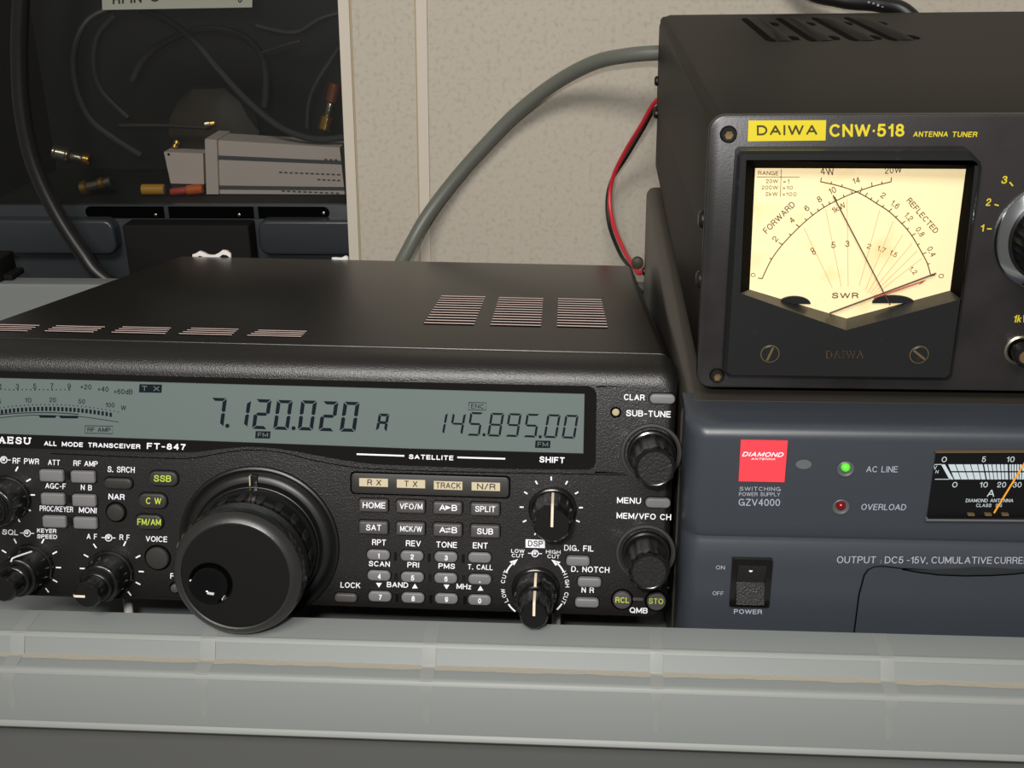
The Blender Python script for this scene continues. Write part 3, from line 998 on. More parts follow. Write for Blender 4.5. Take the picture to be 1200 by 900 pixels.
# single knobs with a scalloped cap
def cap_knob(u, v, L, name, ring, big):
    x, z = at(u, v, L)
    mb = MB()
    if ring:
        mb.lathe(x, z, FY, [(10.4, 0), (10.2, .7), (9.4, .8), (8.8, .25)], M['keyblack'], 48, cap=False)
    mb.lathe(x, z, FY, [(8.2, 0), (8.2, 1.4), (7.9, 2.0), (7.3, 2.2), (7.2, 4, 1), (6.75, L - 4, 1), (6.9, L - 2.4, 1), (6.75, L - 1.2, 1), (6.45, L - .4, 1), (6.1, L), (5.7, L - .05), (5.45, L - .25)], M['knob'], 72, .03, 12, capmat=M['capface'])
    return x, z, mb.build(name, radio), mb


cap_knob(767.6, 549.0, 18, 'rotary_knob', True, True)
cap_knob(760.6, 671.0, 18, 'rotary_knob', True, True)


def line_knob(u, v, L, name, nest):
    x, z = at(u, v, L)
    mb = MB()
    rs = 6.2 if not nest else 7.6
    mb.lathe(x, z, FY, [(8.4, 0), (8.3, .9), (7.8, 1.4), (7.3, 1.6), (7.0, 3.5, 1), (6.6, L - 3.2, 1), (6.3, L - 1.2, 1), (5.6, L)], M['knob'], 60, .025, 10, capmat=M['knobface'])
    pointer(mb, x, z, [(-.6, L + .1), (5.6, L + .1), (6.55, L - 1.1), (6.85, L - 3.2), (7.25, 3.6)], math.pi / 2)
    return x, z, mb.build(name, radio)


line_knob(646.8, 615.6, 16, 'shift_knob', False)
x, z = at(625.6, 722.5, 22.6)
L = 22.6
mb = MB()
mb.lathe(x, z, FY, [(8.6, 0), (8.5, .9), (8.0, 1.4), (7.6, 1.6), (7.4, 3.5, 1), (7.0, 10, 1), (6.4, 11.4)], M['knob'], 60, .022, 10)
pointer(mb, x, z, [(5.6, 11.55), (6.4, 11.55), (7.25, 10), (7.65, 3.6)], math.pi / 2)
o = mb.build('filter_knob', radio)
mb = MB()
mb.lathe(x, z, FY, [(5.9, 11.2), (5.8, 12.4), (5.4, 12.9), (5.2, 14, 1), (5.0, L - 2, 1), (4.7, L - .7, 1), (4.2, L)], M['knob'], 60, .025, 10, capmat=M['knobface'])
pointer(mb, x, z, [(.2, L + .1), (4.2, L + .1), (4.9, L - .7), (5.2, L - 2), (5.42, 14)], math.pi / 2)
mb.build('inner_knob', o)

# main tuning dial with its shuttle ring
bx, bz = R.y(306.5, 634.0, FY)
HS = 1.18
kx, kz = at(281.5, 667.5, 24.0)
bx, bz = kx, kz
mb = MB()
mb.lathe(bx, bz, FY, [(q * 1.04, h) for q, h in [(27.6, -.2), (27.2, .9), (26.6, 1.2), (25.9, .9), (25.4, .5), (24.6, 1.6), (23.8, 2.2), (22.4, 2.4), (21.6, 1.9), (21.4, 4.2), (20.4, 4.6)]], M['rubber'], 96, cap=False)
for k in range(-3, 9):          # dimples and index marks around the ring
    a = math.radians(54 - 11 * k)
    mb.lathe(bx + 24.2 * math.cos(a), bz + 24.2 * math.sin(a), FY - 1.75, [(.34, 0), (.3, .18), (.1, .24)], M['keydark'], 8)
a = math.radians(88)
mb.box(bx - 1.4, bx + 1.0, FY - 2.9, FY - 1.2, bz + 21.8, bz + 26.0, M['knob'], .4)
mb.box(bx - 1.9, bx - 1.5, FY - 3.0, FY - 1.2, bz + 21.8, bz + 25.8, M['caulk'])
ring = mb.build('shuttle_ring', radio)
mb = MB()
GR = 1.085
mb.lathe(kx, kz, FY, [(q * GR, h * HS) for q, h in [(20.3, 3), (20.2, 6), (19.7, 6.5), (19.5, 7), (19.5, 16), (19.9, 16.6), (20.4, 17), (20.45, 20.2), (20.3, 21.8), (19.8, 23.2)]], M['knob'], 96, cap=False)
mb.lathe(kx, kz, FY, [(q * GR, h * HS) for q, h in [(19.8, 23.2), (19.0, 24.3), (18.0, 25.1), (17.1, 25.5), (16.6, 25.3)]], M['knobrim'], 96, cap=False)
dial = mb.build('tuning_knob', radio)
mb = MB()
for k in range(20):             # rubber studs of the grip band
    a = 2 * math.pi * (k + .3) / 20
    c, s_ = math.cos(a), math.sin(a)
    rings = []
    for hh, q, lift in ((7.8, .9, .0), (8.4, 1.5, .5), (12.6, 1.5, .5), (13.2, .9, .0)):
        rings.append([(kx + c * (19.5 * GR + l2) - s_ * q * t, FY - hh * HS, kz + s_ * (19.5 * GR + l2) + c * q * t) for t, l2 in ((-1, .05), (-.7, lift), (.7, lift), (1, .05))])
    mb.loft(rings, M['capface'], True, True, closed=False)
tag(mb.build('grip_band', dial), 'band of small rubber studs around the dial')
mb = MB()
n = 96
dx_, dz_ = at(246.7, 684, 25.2 * HS)
dx_, dz_ = dx_ - kx, dz_ - kz
dr = 7.0
rings = [[(kx + 16.6 * GR * math.cos(2 * math.pi * i / n), FY - 25.1 * HS, kz + 16.6 * GR * math.sin(2 * math.pi * i / n)) for i in range(n)],
         [(kx + 16.4 * GR * math.cos(2 * math.pi * i / n), FY - 25.1 * HS, kz + 16.4 * GR * math.sin(2 * math.pi * i / n)) for i in range(n)],
         [(kx + dx_ + (dr + .5) * math.cos(2 * math.pi * i / n), FY - 25.1 * HS, kz + dz_ + (dr + .5) * math.sin(2 * math.pi * i / n)) for i in range(n)]]
mb.loft(rings, M['knobface'], False, False)
mb.build('knob_face', dial)
mb = MB()
rings = []
for q, h in ((dr + .5, 25.1), (dr + .2, 25.15), (dr, 24.9), (6.5, 24.1), (5.6, 23.2), (4.4, 22.4), (2.8, 21.8), (1.2, 21.5), (.1, 21.45)):
    rings.append([(kx + dx_ + q * math.cos(2 * math.pi * i / n), FY - 25.1 * HS + (25.1 - h), kz + dz_ + q * math.sin(2 * math.pi * i / n)) for i in range(n)])
mb.loft(rings, M['dimple'], False, True)
mb.build('finger_dimple', dial, sharp=60)

# feet and the bail stand that props up the front
DECK = -122.0


def under(lx, ly):
    """Length of a leg from the radio's underside to the tray deck."""
    p = RM @ Vector((lx, ly, -88.5))
    return (p.z - DECK)


for lx in (-238, -16):
    mb = MB()
    p = Vector((lx, 226, -88.0))
    h = under(lx, 226) / math.cos(.1721) + .4
    mb.loft([[(lx + q * math.cos(2 * math.pi * i / 20), 226 + q * math.sin(2 * math.pi * i / 20), -88.0 - t) for i in range(20)] for q, t in ((7, 0), (6.6, max(h - 1.6, .4)), (6, max(h - .9, .6)))], M['rubber'])
    mb.build('rear_foot', radio)
inv = RM.inverted()
mb = MB()
xs = WORLD.on(1, 144.5, 708, 8).x
P = [inv @ Vector(q) for q in ((xs, 26, -82), (xs, 12, -96), (xs, 10, -118), (xs, 9, -120.2))]
Q = [inv @ Vector(q) for q in ((-48, 26, -86), (-48, 12, -98), (-48, 10, -118), (-48, 9, -120.2))]
mb.tube([P[0], P[1], P[2], P[3], P[3].lerp(Q[3], .02), P[3].lerp(Q[3], .98), Q[3], Q[2], Q[1], Q[0]], 1.7, M['tie'], 10)
tag(mb.build('bail_stand', radio), 'pale wire bail propping up the front')

# ------------------------------------------------------------------ antenna tuner
tun = thing('antenna_tuner', Matrix.Translation((112, 165, 0)), 'black antenna tuner with a glowing cross-needle meter, stacked on the grey power supply', 'tuner')
TI = Matrix.Translation((-112, -165, 0))
TU = WORLD
TW, TD, TH = 225.0, 334.0, 90.0
mb = Local(TI)
mb.slab(.8, TW - .8, 1.0, TH - 1.2, 2.5, 2.5, TD, M['tuner'], 0)
mb.build('chassis', tun)
# lid: top with rounded shoulders and sides that end in a slanting edge
mb = Local(TI)
sec = []
for y in (2.6, 3.2, TD - 1.5, TD - .2):
    ins = .7 if y in (2.6, TD - .2) else 0
    t = (y - 2.6) / (TD - 2.6)
    zl = 49.0 - 9.6 * min(1, t * 2.1) if t < .48 else 39.4 - 2 * (t - .48)
    r = 7
    ring = [(.2 + ins, y, zl)]
    for i in range(8):
        a = math.radians(180 - 90 * i / 7)
        ring.append((.2 + r + (r - ins) * math.cos(a), y, TH - r - .2 + (r - ins) * math.sin(a)))
    for i in range(8):
        a = math.radians(90 - 90 * i / 7)
        ring.append((TW - .2 - r + (r - ins) * math.cos(a), y, TH - r - .2 + (r - ins) * math.sin(a)))
    ring.append((TW - .2 - ins, y, zl))
    sec.append(ring)
mb.loft(sec, M['tuner'], False, False, closed=False)
xi = [WORLD.on(2, u, v, TH).x for u, v in ((873.5, 22), (914.5, 22), (956, 21.5), (996, 22))]
yr = [WORLD.on(2, u, v, TH).y for u, v in ((873.5, 21), (909, 48.5))]
for i, x in enumerate(xi):       # pressed louvres: a black slot with a low hump beside it
    zt = TH - .2
    mb.loft([[(x + q * dx, y, zt + .1) for dx in (-2.4, 2.4)] for y, q in ((yr[0], .4), (yr[0] - 6, 1), (yr[1] + 6, 1), (yr[1], .4))], M['slot'], False, False, closed=False)
    hump = []
    for y, q in ((yr[0] - 2, .1), (yr[0] - 12, .8), (yr[0] - 30, 1), (yr[1] + 30, 1), (yr[1] + 12, .8), (yr[1] + 2, .1)):
        hump.append([(x + 1.4 + t * 8, y, zt + .02 + 2.2 * q * math.sin(math.pi * t) ** .8) for t in (0, .12, .3, .5, .7, .88, 1)])
    mb.loft(hump, M['tuner'], False, False, closed=False)
    for y in (yr[0] - 34, yr[1] + 14):
        mb.lathe(0, 0, 0, [(.01, 0)], M['slot'], 3, cap=False)
        mb.poly([(x + 11.2 + 2.7 * math.cos(2 * math.pi * k / 14), y + 9 * math.sin(2 * math.pi * k / 14), zt + .12) for k in range(14)], M['slot'])
mb.build('lid', tun)

pn = Local(TI)
pn.slab(-.6, TW + .6, 0, TH, 5.0, 0, 3.2, M['face'], .5, 2)
TP = -.12
Yl = M['yellow']
PQ(pn, TU, TP, [(877.2, 141.2), (968.2, 140.8), (967.4, 164.6), (876.2, 165.6)], Yl)
T(pn, TU, TP - .1, 'DAIWA', (887, 158.6), (957.8, 158.0), 11.8, M['badgetext'], .03)
T(pn, TU, TP, 'CNW·518', (972, 160.6), (1059.6, 160.2), 15.2, Yl, .035)
T(pn, TU, TP, 'ANTENNA', (1070, 160.4), (1110.6, 160.4), 6.4, Yl, .03, .15)
T(pn, TU, TP, 'TUNER', (1116.4, 160.6), (1145.5, 160.8), 6.4, Yl, .03, .15)
T(pn, TU, TP, '3', (1173.6, 215.2), (1180.6, 215.2), 9, Yl, .02, .2)
T(pn, TU, TP, '2', (1155, 241.4), (1161.6, 241.4), 9, Yl, .02, .2)
T(pn, TU, TP, '1', (1149.4, 271.4), (1153.6, 271.4), 8.4, Yl, .02, .1)
LN(pn, TU, TP, [(1183.2, 213.4), (1187, 218)], .4, Yl)
LN(pn, TU, TP, [(1165.4, 239.6), (1170.4, 241)], .4, Yl)
LN(pn, TU, TP, [(1156.6, 268.2), (1162, 268.2)], .4, Yl)
T(pn, TU, TP, '1kW', (1188.4, 378), (1209, 378), 9, Yl, .025, .25)
pn.build('front_panel', tun)


def hex_screw(u, v, r):
    x, z = TU.y(u, v, 0)
    mb = Local(TI)
    mb.lathe(x, z, 0, [(r + .25, 0), (r + .25, .05)], M['slot'], 24)
    mb.lathe(x, z, 0, [(r, 0), (r, 1.2), (r * .86, 1.7), (r * .62, 1.7)], M['screw'], 28, cap=False)
    mb.lathe(x, z, 0, [(r * .62, 1.7), (r * .58, .5)], M['brass'], 6)
    mb.build('panel_screw', tun)


hex_screw(853.6, 157.2, 2.4)
hex_screw(840.2, 439.8, 2.3)

# side screws (their heads stand out of the side of the case)
for u, v, yk in ((769, 95, 331), (769, 133, 330.5), (823, 257, 11), (821, 327, 9)):
    p = WORLD.on(0, u, v, 0)
    mb = Local(TI)
    y, zz = yk, WORLD.on(1, u, v, yk).z
    rings = []
    for q, h in ((2.9, -.9), (2.9, .9), (2.2, 1.7), (1.3, 1.9)):
        rings.append([(.2 - h, y + q * math.cos(2 * math.pi * i / 20), zz + q * math.sin(2 * math.pi * i / 20)) for i in range(20)])
    mb.loft(rings, M['screw'])
    mb.build('side_screw', tun)

# cross-needle meter
MYF, MYD = -8.0, -1.2
mh = Local(TI)
x0, z1 = TU.y(868, 181, MYF)
x1 = TU.y(1149, 187, MYF)[0]
z0 = TU.y(990, 441, MYF)[1]
ho = [(x0, z0 + 1.2), (x0, z1 - 1), (x0 + 1, z1), (x1 - 4, z1), (x1 - .4, z1 - 3.4), (x1, z1 - 5), (x1, z0 + 1.2), (x1 - 1.2, z0), (x0 + 1.2, z0)]
hole_f = [TU.y(u, v, MYF) for u, v in ((867.5, 343.5), (874.5, 187.5), (1143.0, 188.0), (1126.5, 350.5), (991.5, 387.0))]
hole_b = [TU.y(u, v, MYD) for u, v in ((878.2, 339.2), (885, 197), (1132, 198), (1113.4, 340.4), (992, 373.2))]
plate_with_hole(mh, ho, hole_f, MYF, MYF + .01, M['housing'])
oo = [(x + (0.9 if x > 45 else -.9) * (1), z) for x, z in ho]
zc = [(z + (.8 if z > 40 else -.8)) for x, z in ho]
ho2 = [(a[0], c) for a, c in zip(oo, zc)]
mh.loft([[(p[0], MYF, p[1]) for p in ho], [(p[0], MYF + 1.2, p[1]) for p in ho2], [(p[0], 0.1, p[1]) for p in ho2]], M['housing'], False, False)
for i in range(5):
    a, b = (hole_f[i], hole_f[(i + 1) % 5]), (hole_b[i], hole_b[(i + 1) % 5])
    mh.poly([(a[0][0], MYF, a[0][1]), (a[1][0], MYF, a[1][1]), (b[1][0], MYD, b[1][1]), (b[0][0], MYD, b[0][1])], M['housing'] if i in (3, 4) else M['slot'])  # side and top chamfers get black, their shade painted in; lower facets keep housing colour
T(mh, TU, MYF - .1, 'DAIWA', (968.5, 420), (1011.5, 420), 9, M['dialink'], .04, 0)
T(mh, TU, MYF - .2, 'DAIWA', (969.3, 419.5), (1010.7, 419.5), 8, M['housing'], .02, 0)
hs = mh.build('meter', tun)
md = Local(TI)
ext = [(x + (.8 if x > 45 else -.8), z + (.8 if z > 60 else -.8)) for x, z in hole_b]
md.poly([(p[0], MYD + .1, p[1]) for p in ext], M['dial'])
DY = MYD + .02
DI = M['dialink']
FWD = smooth([(893.1, 326.6), (903.5, 305), (917, 286.5), (936.7, 266), (952.7, 252), (966, 242.8), (980.3, 235), (1000, 226.3), (1022, 218.6), (1044.4, 213)], 6)
REF = smooth([(961.6, 213), (980, 217), (1000, 223.3), (1014, 230), (1026.6, 238), (1041.7, 247.8), (1056.8, 262), (1068.4, 276), (1081, 297.5), (1087, 309.5), (1090.8, 323.2)], 6)
LN(md, TU, DY, FWD, .34, DI)
LN(md, TU, DY, REF, .34, DI)


def arcticks(path, cx, cy, idx, l):
    for t in idx:
        i = t * (len(path) - 1)
        a, b = path[int(i)], path[min(int(i) + 1, len(path) - 1)]
        k = i - int(i)
        u, v = a[0] + (b[0] - a[0]) * k, a[1] + (b[1] - a[1]) * k
        d = math.hypot(u - cx, v - cy)
        LN(md, TU, DY, [(u, v), (u + (u - cx) / d * l, v + (v - cy) / d * l)], .3, DI)


arcticks(FWD, 1040, 352, (0, .222, .333 + .0, .444, .555, .667, .889, 1), 5)
arcticks(FWD, 1040, 352, (.12, .28, .39, .5, .61, .72, .77, .83, .94), 3)
arcticks(REF, 930, 352, (0, .3, .4, .5, .6, .7, .8, 1), 5)
arcticks(REF, 930, 352, (.07, .13, .25, .35, .45, .55, .65, .75, .9), 3)
for s, u, v, rot, h, wd in (('2', 908.5, 280, -52, 7, 5.2), ('4', 928, 258, -45, 7, 5.2), ('6', 945.4, 244, -38, 7, 5), ('8', 960.2, 233.4, -30, 7, 5), ('10', 975.4, 223.2, -24, 7.4, 8.6), ('14', 1003.4, 211.6, -16, 7, 8.4),
                            ('2', 1035, 229, 34, 7, 5), ('1.6', 1049, 239.6, 38, 7, 10), ('1.2', 1065, 254, 48, 7, 10), ('0.8', 1078.4, 271.6, 55, 7, 11), ('0.4', 1091.6, 294.8, 64, 7, 11.6), ('0', 1103, 323.4, 80, 6.6, 5),
                            ('0', 882.6, 322.2, -80, 5.6, 4.6), ('1kW', 982.8, 243.4, -28, 7, 17), ('∞', 953.2, 294.2, 60, 7.4, 9), ('5', 976.6, 287, 0, 7.2, 5), ('3', 993, 285.6, 0, 7.2, 5), ('2', 1018.4, 288.6, 20, 6, 4.6),
                            ('1.7', 1033, 292, 22, 6, 10), ('1.5', 1047, 297.2, 28, 6, 9), ('1.2', 1070.2, 317, 48, 6, 9.6), ('1', 1079, 331.2, 62, 5.4, 2)):
    c, s_ = math.cos(math.radians(rot)), math.sin(math.radians(rot))
    bu, bv = u - s_ * h / 2, v + c * h / 2
    T(md, TU, DY, s, (bu - c * wd / 2, bv - s_ * wd / 2), (bu + c * wd / 2, bv + s_ * wd / 2), h, DI, .004)
T(md, TU, DY, 'FORWARD', (898.6, 274.4), (932.6, 240.6), 7.4, DI, .012)
T(md, TU, DY, 'REFLECTED', (1061.8, 235.6), (1095.4, 274.2), 7, DI, .012)
T(md, TU, DY, 'SWR', (974.8, 349.6), (1006, 349.6), 6.6, DI, .03)
T(md, TU, DY, '4W', (961.4, 204.6), (976.4, 205.4), 8, DI, .004, -.2)
T(md, TU, DY, '20W', (1037, 204), (1057.4, 202.4), 8, DI, .004, .1)
T(md, TU, DY, 'RANGE', (888.4, 205.2), (912.4, 205.4), 4.8, DI, .006)
LN(md, TU, DY, [(887, 207.4), (937, 207.8)], .18, DI)
LN(md, TU, DY, [(915.6, 198), (914.4, 230.5)], .18, DI)
for s, a, b, v in (('20W', 897.6, 911.8, 214.6), ('200W', 892.6, 911.8, 222), ('2kW', 897.2, 911.2, 229.6)):
    T(md, TU, DY, s, (a, v), (b, v), 4.6, DI, .004)
for s, a, b, v in (('×1', 917.6, 925, 214.8), ('×10', 917.2, 929, 222.2), ('×100', 917, 933.4, 229.8)):
    T(md, TU, DY, s, (a, v), (b, v), 4.6, DI, .004)
for a, b in (((942, 267), (975.4, 337)), ((967.4, 245), (986, 336)), ((992.6, 233), (994, 336)), ((1031, 246), (1007, 335)), ((1047, 259), (1014, 340)), ((1058, 275), (1017, 343)), ((1069, 285), (1020, 344)),
             ((1075, 294), (1022, 345.6)), ((1080, 303), (1024, 346.6)), ((1085, 328), (1026, 347.6))):
    LN(md, TU, DY + .02, [a, b], .16, M['dialred'])
tag(md.build('dial', hs), 'glowing cream dial with two crossing scales')
mb = Local(TI)
for u, v, ru in ((931, 356, 19), (1047, 355, 25)):     # dark rounded covers at the foot of the dial
    P = [TU.y(u + ru * math.cos(math.radians(a)), v + 9 * math.sin(math.radians(a)), DY - .5) for a in range(180, 361, 12)]
    mb.loft([[(p[0], y, p[1]) for p in P] for y in (DY - .7, DY)], M['housing'])
mb.build('pivot_cover', hs)


def needle(pts, wd, name, m, y, extra=None):
    mb = Local(TI)
    P = [Vector((p[0], y, p[1])) for p in [TU.y(u, v, y) for u, v in pts]]
    mb.tube(P, wd, m, 6)
    if extra:
        P = [Vector((p[0], y + .1, p[1])) for p in [TU.y(u, v, y + .1) for u, v in extra]]
        mb.tube(P, wd * .7, M['needlered'], 6)
    return mb.build(name, hs)


needle([(1043, 357), (976.2, 229.0)], .2, 'needle', M['needle'], DY - .9)
needle([(972, 367), (1097, 320.2)], .26, 'needle', M['needle'], DY - 1.5, [(1024, 349.2), (1084, 328.6)])
for u, v, rot in ((902.3, 414.5, 70), (1077, 415.5, -38)):
    x, z = TU.y(u, v, MYF)
    mb = Local(TI)
    mb.lathe(x, z, MYF, [(3.0, 0.02), (3.0, .1), (2.75, .12)], M['brass'], 28, cap=False)
    mb.lathe(x, z, MYF, [(2.7, -.3), (2.7, .15), (2.5, .3)], M['housing'], 28)
    c, s_ = math.cos(math.radians(rot)), math.sin(math.radians(rot))
    mb.poly([(x + c * a * 2.4 - s_ * b * .34, MYF - .34, z + s_ * a * 2.4 + c * b * .34) for a, b in ((-1, -1), (1, -1), (1, 1), (-1, 1))], M['brass'])
    mb.build('slotted_screw', hs)

# range knob and push button at the edge of the picture
x, z = TU.y(1233, 277, 0)
x2, z2 = TU.y(1237, 281, -6)
mb = Local(TI)
mb.lathe(x, z, 0, [(17.6, .1), (17.6, .8), (17.0, 1.4), (14.2, 3.2)], M['chrome'], 64, cap=False)
mb.lathe(x, z, 0, [(14.2, 3.2), (13.2, 3.6), (12.8, 5, 1), (12.2, 17, 1), (11.4, 18.4, 1), (10.6, 18.8)], M['knob'], 120, .03, 30)
tag(mb.build('range_knob', tun), 'knurled black knob with a chrome skirt')
x, z = TU.y(1195, 410, 0)
mb = Local(TI)
mb.lathe(x, z, 0, [(5.0, .05), (5.0, .5), (4.5, .9), (4.0, .6)], M['nickel'], 32, cap=False)
mb.lathe(x, z, 0, [(4.0, .2), (4.0, .55)], M['slot'], 32)
mb.lathe(x, z, 0, [(3.4, .4), (3.4, 5.6), (2.9, 6.2), (2.2, 6.2)], M['knob'], 32, cap=False)
mb.lathe(x, z, 0, [(2.2, 6.2), (1.8, 5.8)], M['brass'], 32)
mb.build('push_button', tun)
for lx, ly in ((20, 26), (205, 26), (20, 290), (205, 290)):
    mb = Local(TI)
    mb.loft([[(lx + q * math.cos(2 * math.pi * i / 20), ly + q * math.sin(2 * math.pi * i / 20), t) for i in range(20)] for q, t in ((6.6, -4.6), (7, -4.0), (7, 1.2))], M['rubber'])
    mb.build('foot', tun)

# ------------------------------------------------------------------ power supply
PT = -4.7            # its top
PF = -20.0           # its face
PX0, PX1 = -4.6, 208.0
psu = thing('power_supply', Matrix.Translation((104, 145, -122)), 'slate grey switching power supply with a red square sticker, beneath the black antenna tuner', 'power supply')
PI_ = Matrix.Translation((-104, -145, 122))
mb = Local(PI_)
mb.slab(PX0 - .6, PX1, -117, PT, 5.0, 0, 311, M['psucase'], 0, 4, True, .8)
mb.build('case', psu)
# bezel: profile from the top edge down the face, with the crease a third of the way
bz = Local(PI_)
zcr = WORLD.y(1000, 635, PF)[1]
prof = [(PF + 8, PT - .5)]
for i in range(9):
    a = math.radians(86 - 86 * i / 8)
    prof.append((PF + 5.4 - 4.6 * math.cos(a), PT - 5.4 + 4.6 * math.sin(a)))
prof += [(PF + .4, zcr + 6), (PF + .7, zcr + 2), (PF + 1.5, zcr + .3), (PF + 1.2, zcr - 1.2), (PF + .1, zcr - 3), (PF - .4, zcr - 12), (PF - .2, -92), (PF + .6, -106), (PF + 4, -116)]
prof = [(6, PT)] + prof + [(6, -116.2)]
rings = []
for x, ins in sorted([(PX0 + 7 * (1 - math.cos(i / 6 * math.pi / 2)), 9 * (1 - math.sin(i / 6 * math.pi / 2))) for i in range(7)]):
    rings.append([(x, min(y + ins, 6), z) for y, z in prof])
rings.append([(PX1, y, z) for y, z in prof])
bz.loft(rings, M['psu'], True, True)
PG = M['psuprint']


U_ = PF + .25
Lw = PF - .55
T(bz, WORLD, U_, 'SWITCHING', (866.6, 575), (914.6, 575.4), 4.6, PG, .0, 0, 1.25)
T(bz, WORLD, U_, 'POWER SUPPLY', (866, 581.2), (914.2, 581.6), 4.4, PG, .0)
T(bz, WORLD, U_, 'GZV4000', (865.6, 592.6), (914, 593), 8.2, PG, .0)
T(bz, WORLD, U_, 'AC LINE', (1015, 553.4), (1052.4, 553.6), 7.2, PG, .0, .08)
T(bz, WORLD, U_, 'OVERLOAD', (1009.4, 597.6), (1061.8, 598), 7.2, PG, .004, .15)
EL(bz, WORLD, U_, 941.8, 544.2, 9.4, 5.6, M['worn'])
for s, a, b in (('OUTPUT', 980.8, 1026.8), (':', 1031.4, 1033.2), ('DC5', 1036.6, 1058.6), ('-15V,', 1062.4, 1087.2), ('CUMULATIVE', 1091.6, 1162.8), ('CURRENT', 1165.2, 1213)):
    T(bz, WORLD, Lw, s, (a, 660 + (a - 980) * .004), (b, 660 + (b - 980) * .004), 8.2 if s != ':' else 5.4, PG, .004, .06)
T(bz, WORLD, Lw, 'ON', (839, 667.2), (849.4, 667.4), 4.6, PG, .0)
T(bz, WORLD, Lw, 'OFF', (835, 697.4), (848, 697.8), 4.6, PG, .0)
T(bz, WORLD, Lw, 'POWER', (860, 719.2), (893, 719.8), 5.4, PG, .02)
bz.build('front_bezel', psu)

mb = Local(PI_)
q = [(868.2, 515.8), (923.2, 516.8), (919.2, 565), (865.6, 564)]
P = [WORLD.y(u, v, U_ - .1) for u, v in q]
mb.loft([[(p[0], y, p[1]) for p in P] for y in (U_ - .2, U_ + .4)], M['red'])
T(mb, WORLD, U_ - .32, 'DIAMOND', (869.6, 534.8), (918.2, 535.6), 5.4, W, .03, .3, .95)
T(mb, WORLD, U_ - .32, 'ANTENNA', (880.2, 538.9), (908.4, 539.2), 2.4, W, .03, .2)
tag(mb.build('sticker', psu), 'bright red square sticker')


def led(u, v, lu, lv, m, name, lab):
    x, z = WORLD.y(u, v, U_)
    mb = Local(PI_)
    mb.lathe(x, z, U_ + .3, [(2.75, .25), (2.75, .5), (2.5, .62), (2.2, .5), (1.3, .1)], M['bezelgrey'], 28)
    mb.lathe(x - .15, z + .75, U_ + .1, [(1.5, 0), (1.5, .6), (1.3, 1.3), (.85, 1.75), (.3, 1.95)], m, 28)
    tag(mb.build(name, psu), lab)


led(991, 549.6, 0, 0, M['green'], 'indicator_lamp', 'green indicator lamp, lit')
led(985.4, 594, 0, 0, M['redled'], 'indicator_lamp', 'dark red indicator lamp')

# ammeter window
mt = Local(PI_)
AY = U_ - .1
PQ(mt, WORLD, AY, [(1096.6, 529.8), (1290, 528.5), (1290, 610), (1085.6, 607.6)], M['meterblack'])
AP = AY - .14
SC = M['scale']


def mapx(t, v):      # fan of scale lines: t from 0 at the left; widest at the top
    a, b = (1110.6, 544), (1117.6, 562)
    k = (v - 544) / 18
    xl = 1110.6 + 7.6 * k * 1.0
    xr = 1289 - 10 * k
    return xl + (xr - xl) * t


for v0, v1 in ((544.2, 552), (553.6, 561.8)):
    edges = [0, .05, .102, .15, .196, .232, .236, .262, .29, .318, .346, .37, .396, .402, .418, .436, .454, .472, .49, .51, .53, .55]
    for a, b in zip(edges, edges[1:]):
        g = .0028
        if b - a < .01:
            continue
        PQ(mt, WORLD, AP, [(mapx(a + g, v0), v0), (mapx(b - g, v0), v0), (mapx(b - g, v1), v1), (mapx(a + g, v1), v1)], SC)
PQ(mt, WORLD, AP, [(1102.8, 544.2), (1107.4, 544.2), (1117.4, 561.9), (1112.6, 561.9)], SC)
LN(mt, WORLD, AP, [(1095, 544.4), (1103.4, 544.2)], .25, SC)
LN(mt, WORLD, AP, [(1095.6, 561.6), (1114, 561.6)], .25, SC)
T(mt, WORLD, AP, 'V', (1094.4, 550.4), (1098.4, 550.4), 5, SC, 0, .2)
T(mt, WORLD, AP, 'N', (1096, 554.8), (1100, 554.8), 4, SC, 0, .2)
for s, a, b, v in (('0', 1103.6, 1109.6, 541.6), ('5', 1150.6, 1155.4, 541.4), ('10', 1179.8, 1189, 541.4), ('0', 1116, 1122, 571.2), ('10', 1148.2, 1157.6, 571.2), ('20', 1168.4, 1179, 571.2), ('30', 1186.8, 1197.2, 571.2)):
    T(mt, WORLD, AP, s, (a, v), (b, v), 6.4, SC, .0, .1)
T(mt, WORLD, AP, 'A', (1156.4, 582.2), (1165, 582.2), 8.4, SC, .0, .15)
T(mt, WORLD, AP, 'DIAMOND ANTENNA', (1131.6, 588.6), (1187.2, 588.6), 4.2, SC, .01, .15)
T(mt, WORLD, AP, 'CLASS  2.5', (1144, 594.2), (1174.4, 594.2), 4, SC, .01, .15)
P = [WORLD.y(u, v, AY - .3) for u, v in ((1087, 605), (1290, 604), (1290, 609), (1085.6, 608.6))]
mt.loft([[(p[0], y, p[1]) for p in P] for y in (AY - 1.4, AY)], M['gloss'])
for u, v in ((1138, 602), (1178, 602), (1158, 602)):
    x, z = WORLD.y(u, v, AY - .4)
    mt.box(x - 1.3, x + .9, AY - 1.5, AY, z - .4, z + .4, M['brass'], .2)
mto = mt.build('ammeter', psu)
mb = Local(PI_)
P = [WORLD.y(u, v, AP - .5) for u, v in ((1165, 601), (1214, 521))]
mb.tube([(p[0], AP - .5, p[1]) for p in P], .3, M['orange'], 6)
tag(mb.build('needle', mto), 'orange pointer')
mb = Local(PI_)
P = [WORLD.y(u, v, AY - 1) for u, v in ((1095.8, 529.2), (1290, 528.2), (1290, 530.2), (1097, 531))]
mb.loft([[(p[0], y, p[1]) for p in P] for y in (AY - 1.0, AY)], M['brass'])
P = [WORLD.y(u, v, AY - 1) for u, v in ((1085, 607.4), (1290, 608.8), (1290, 611), (1084.6, 609.6))]
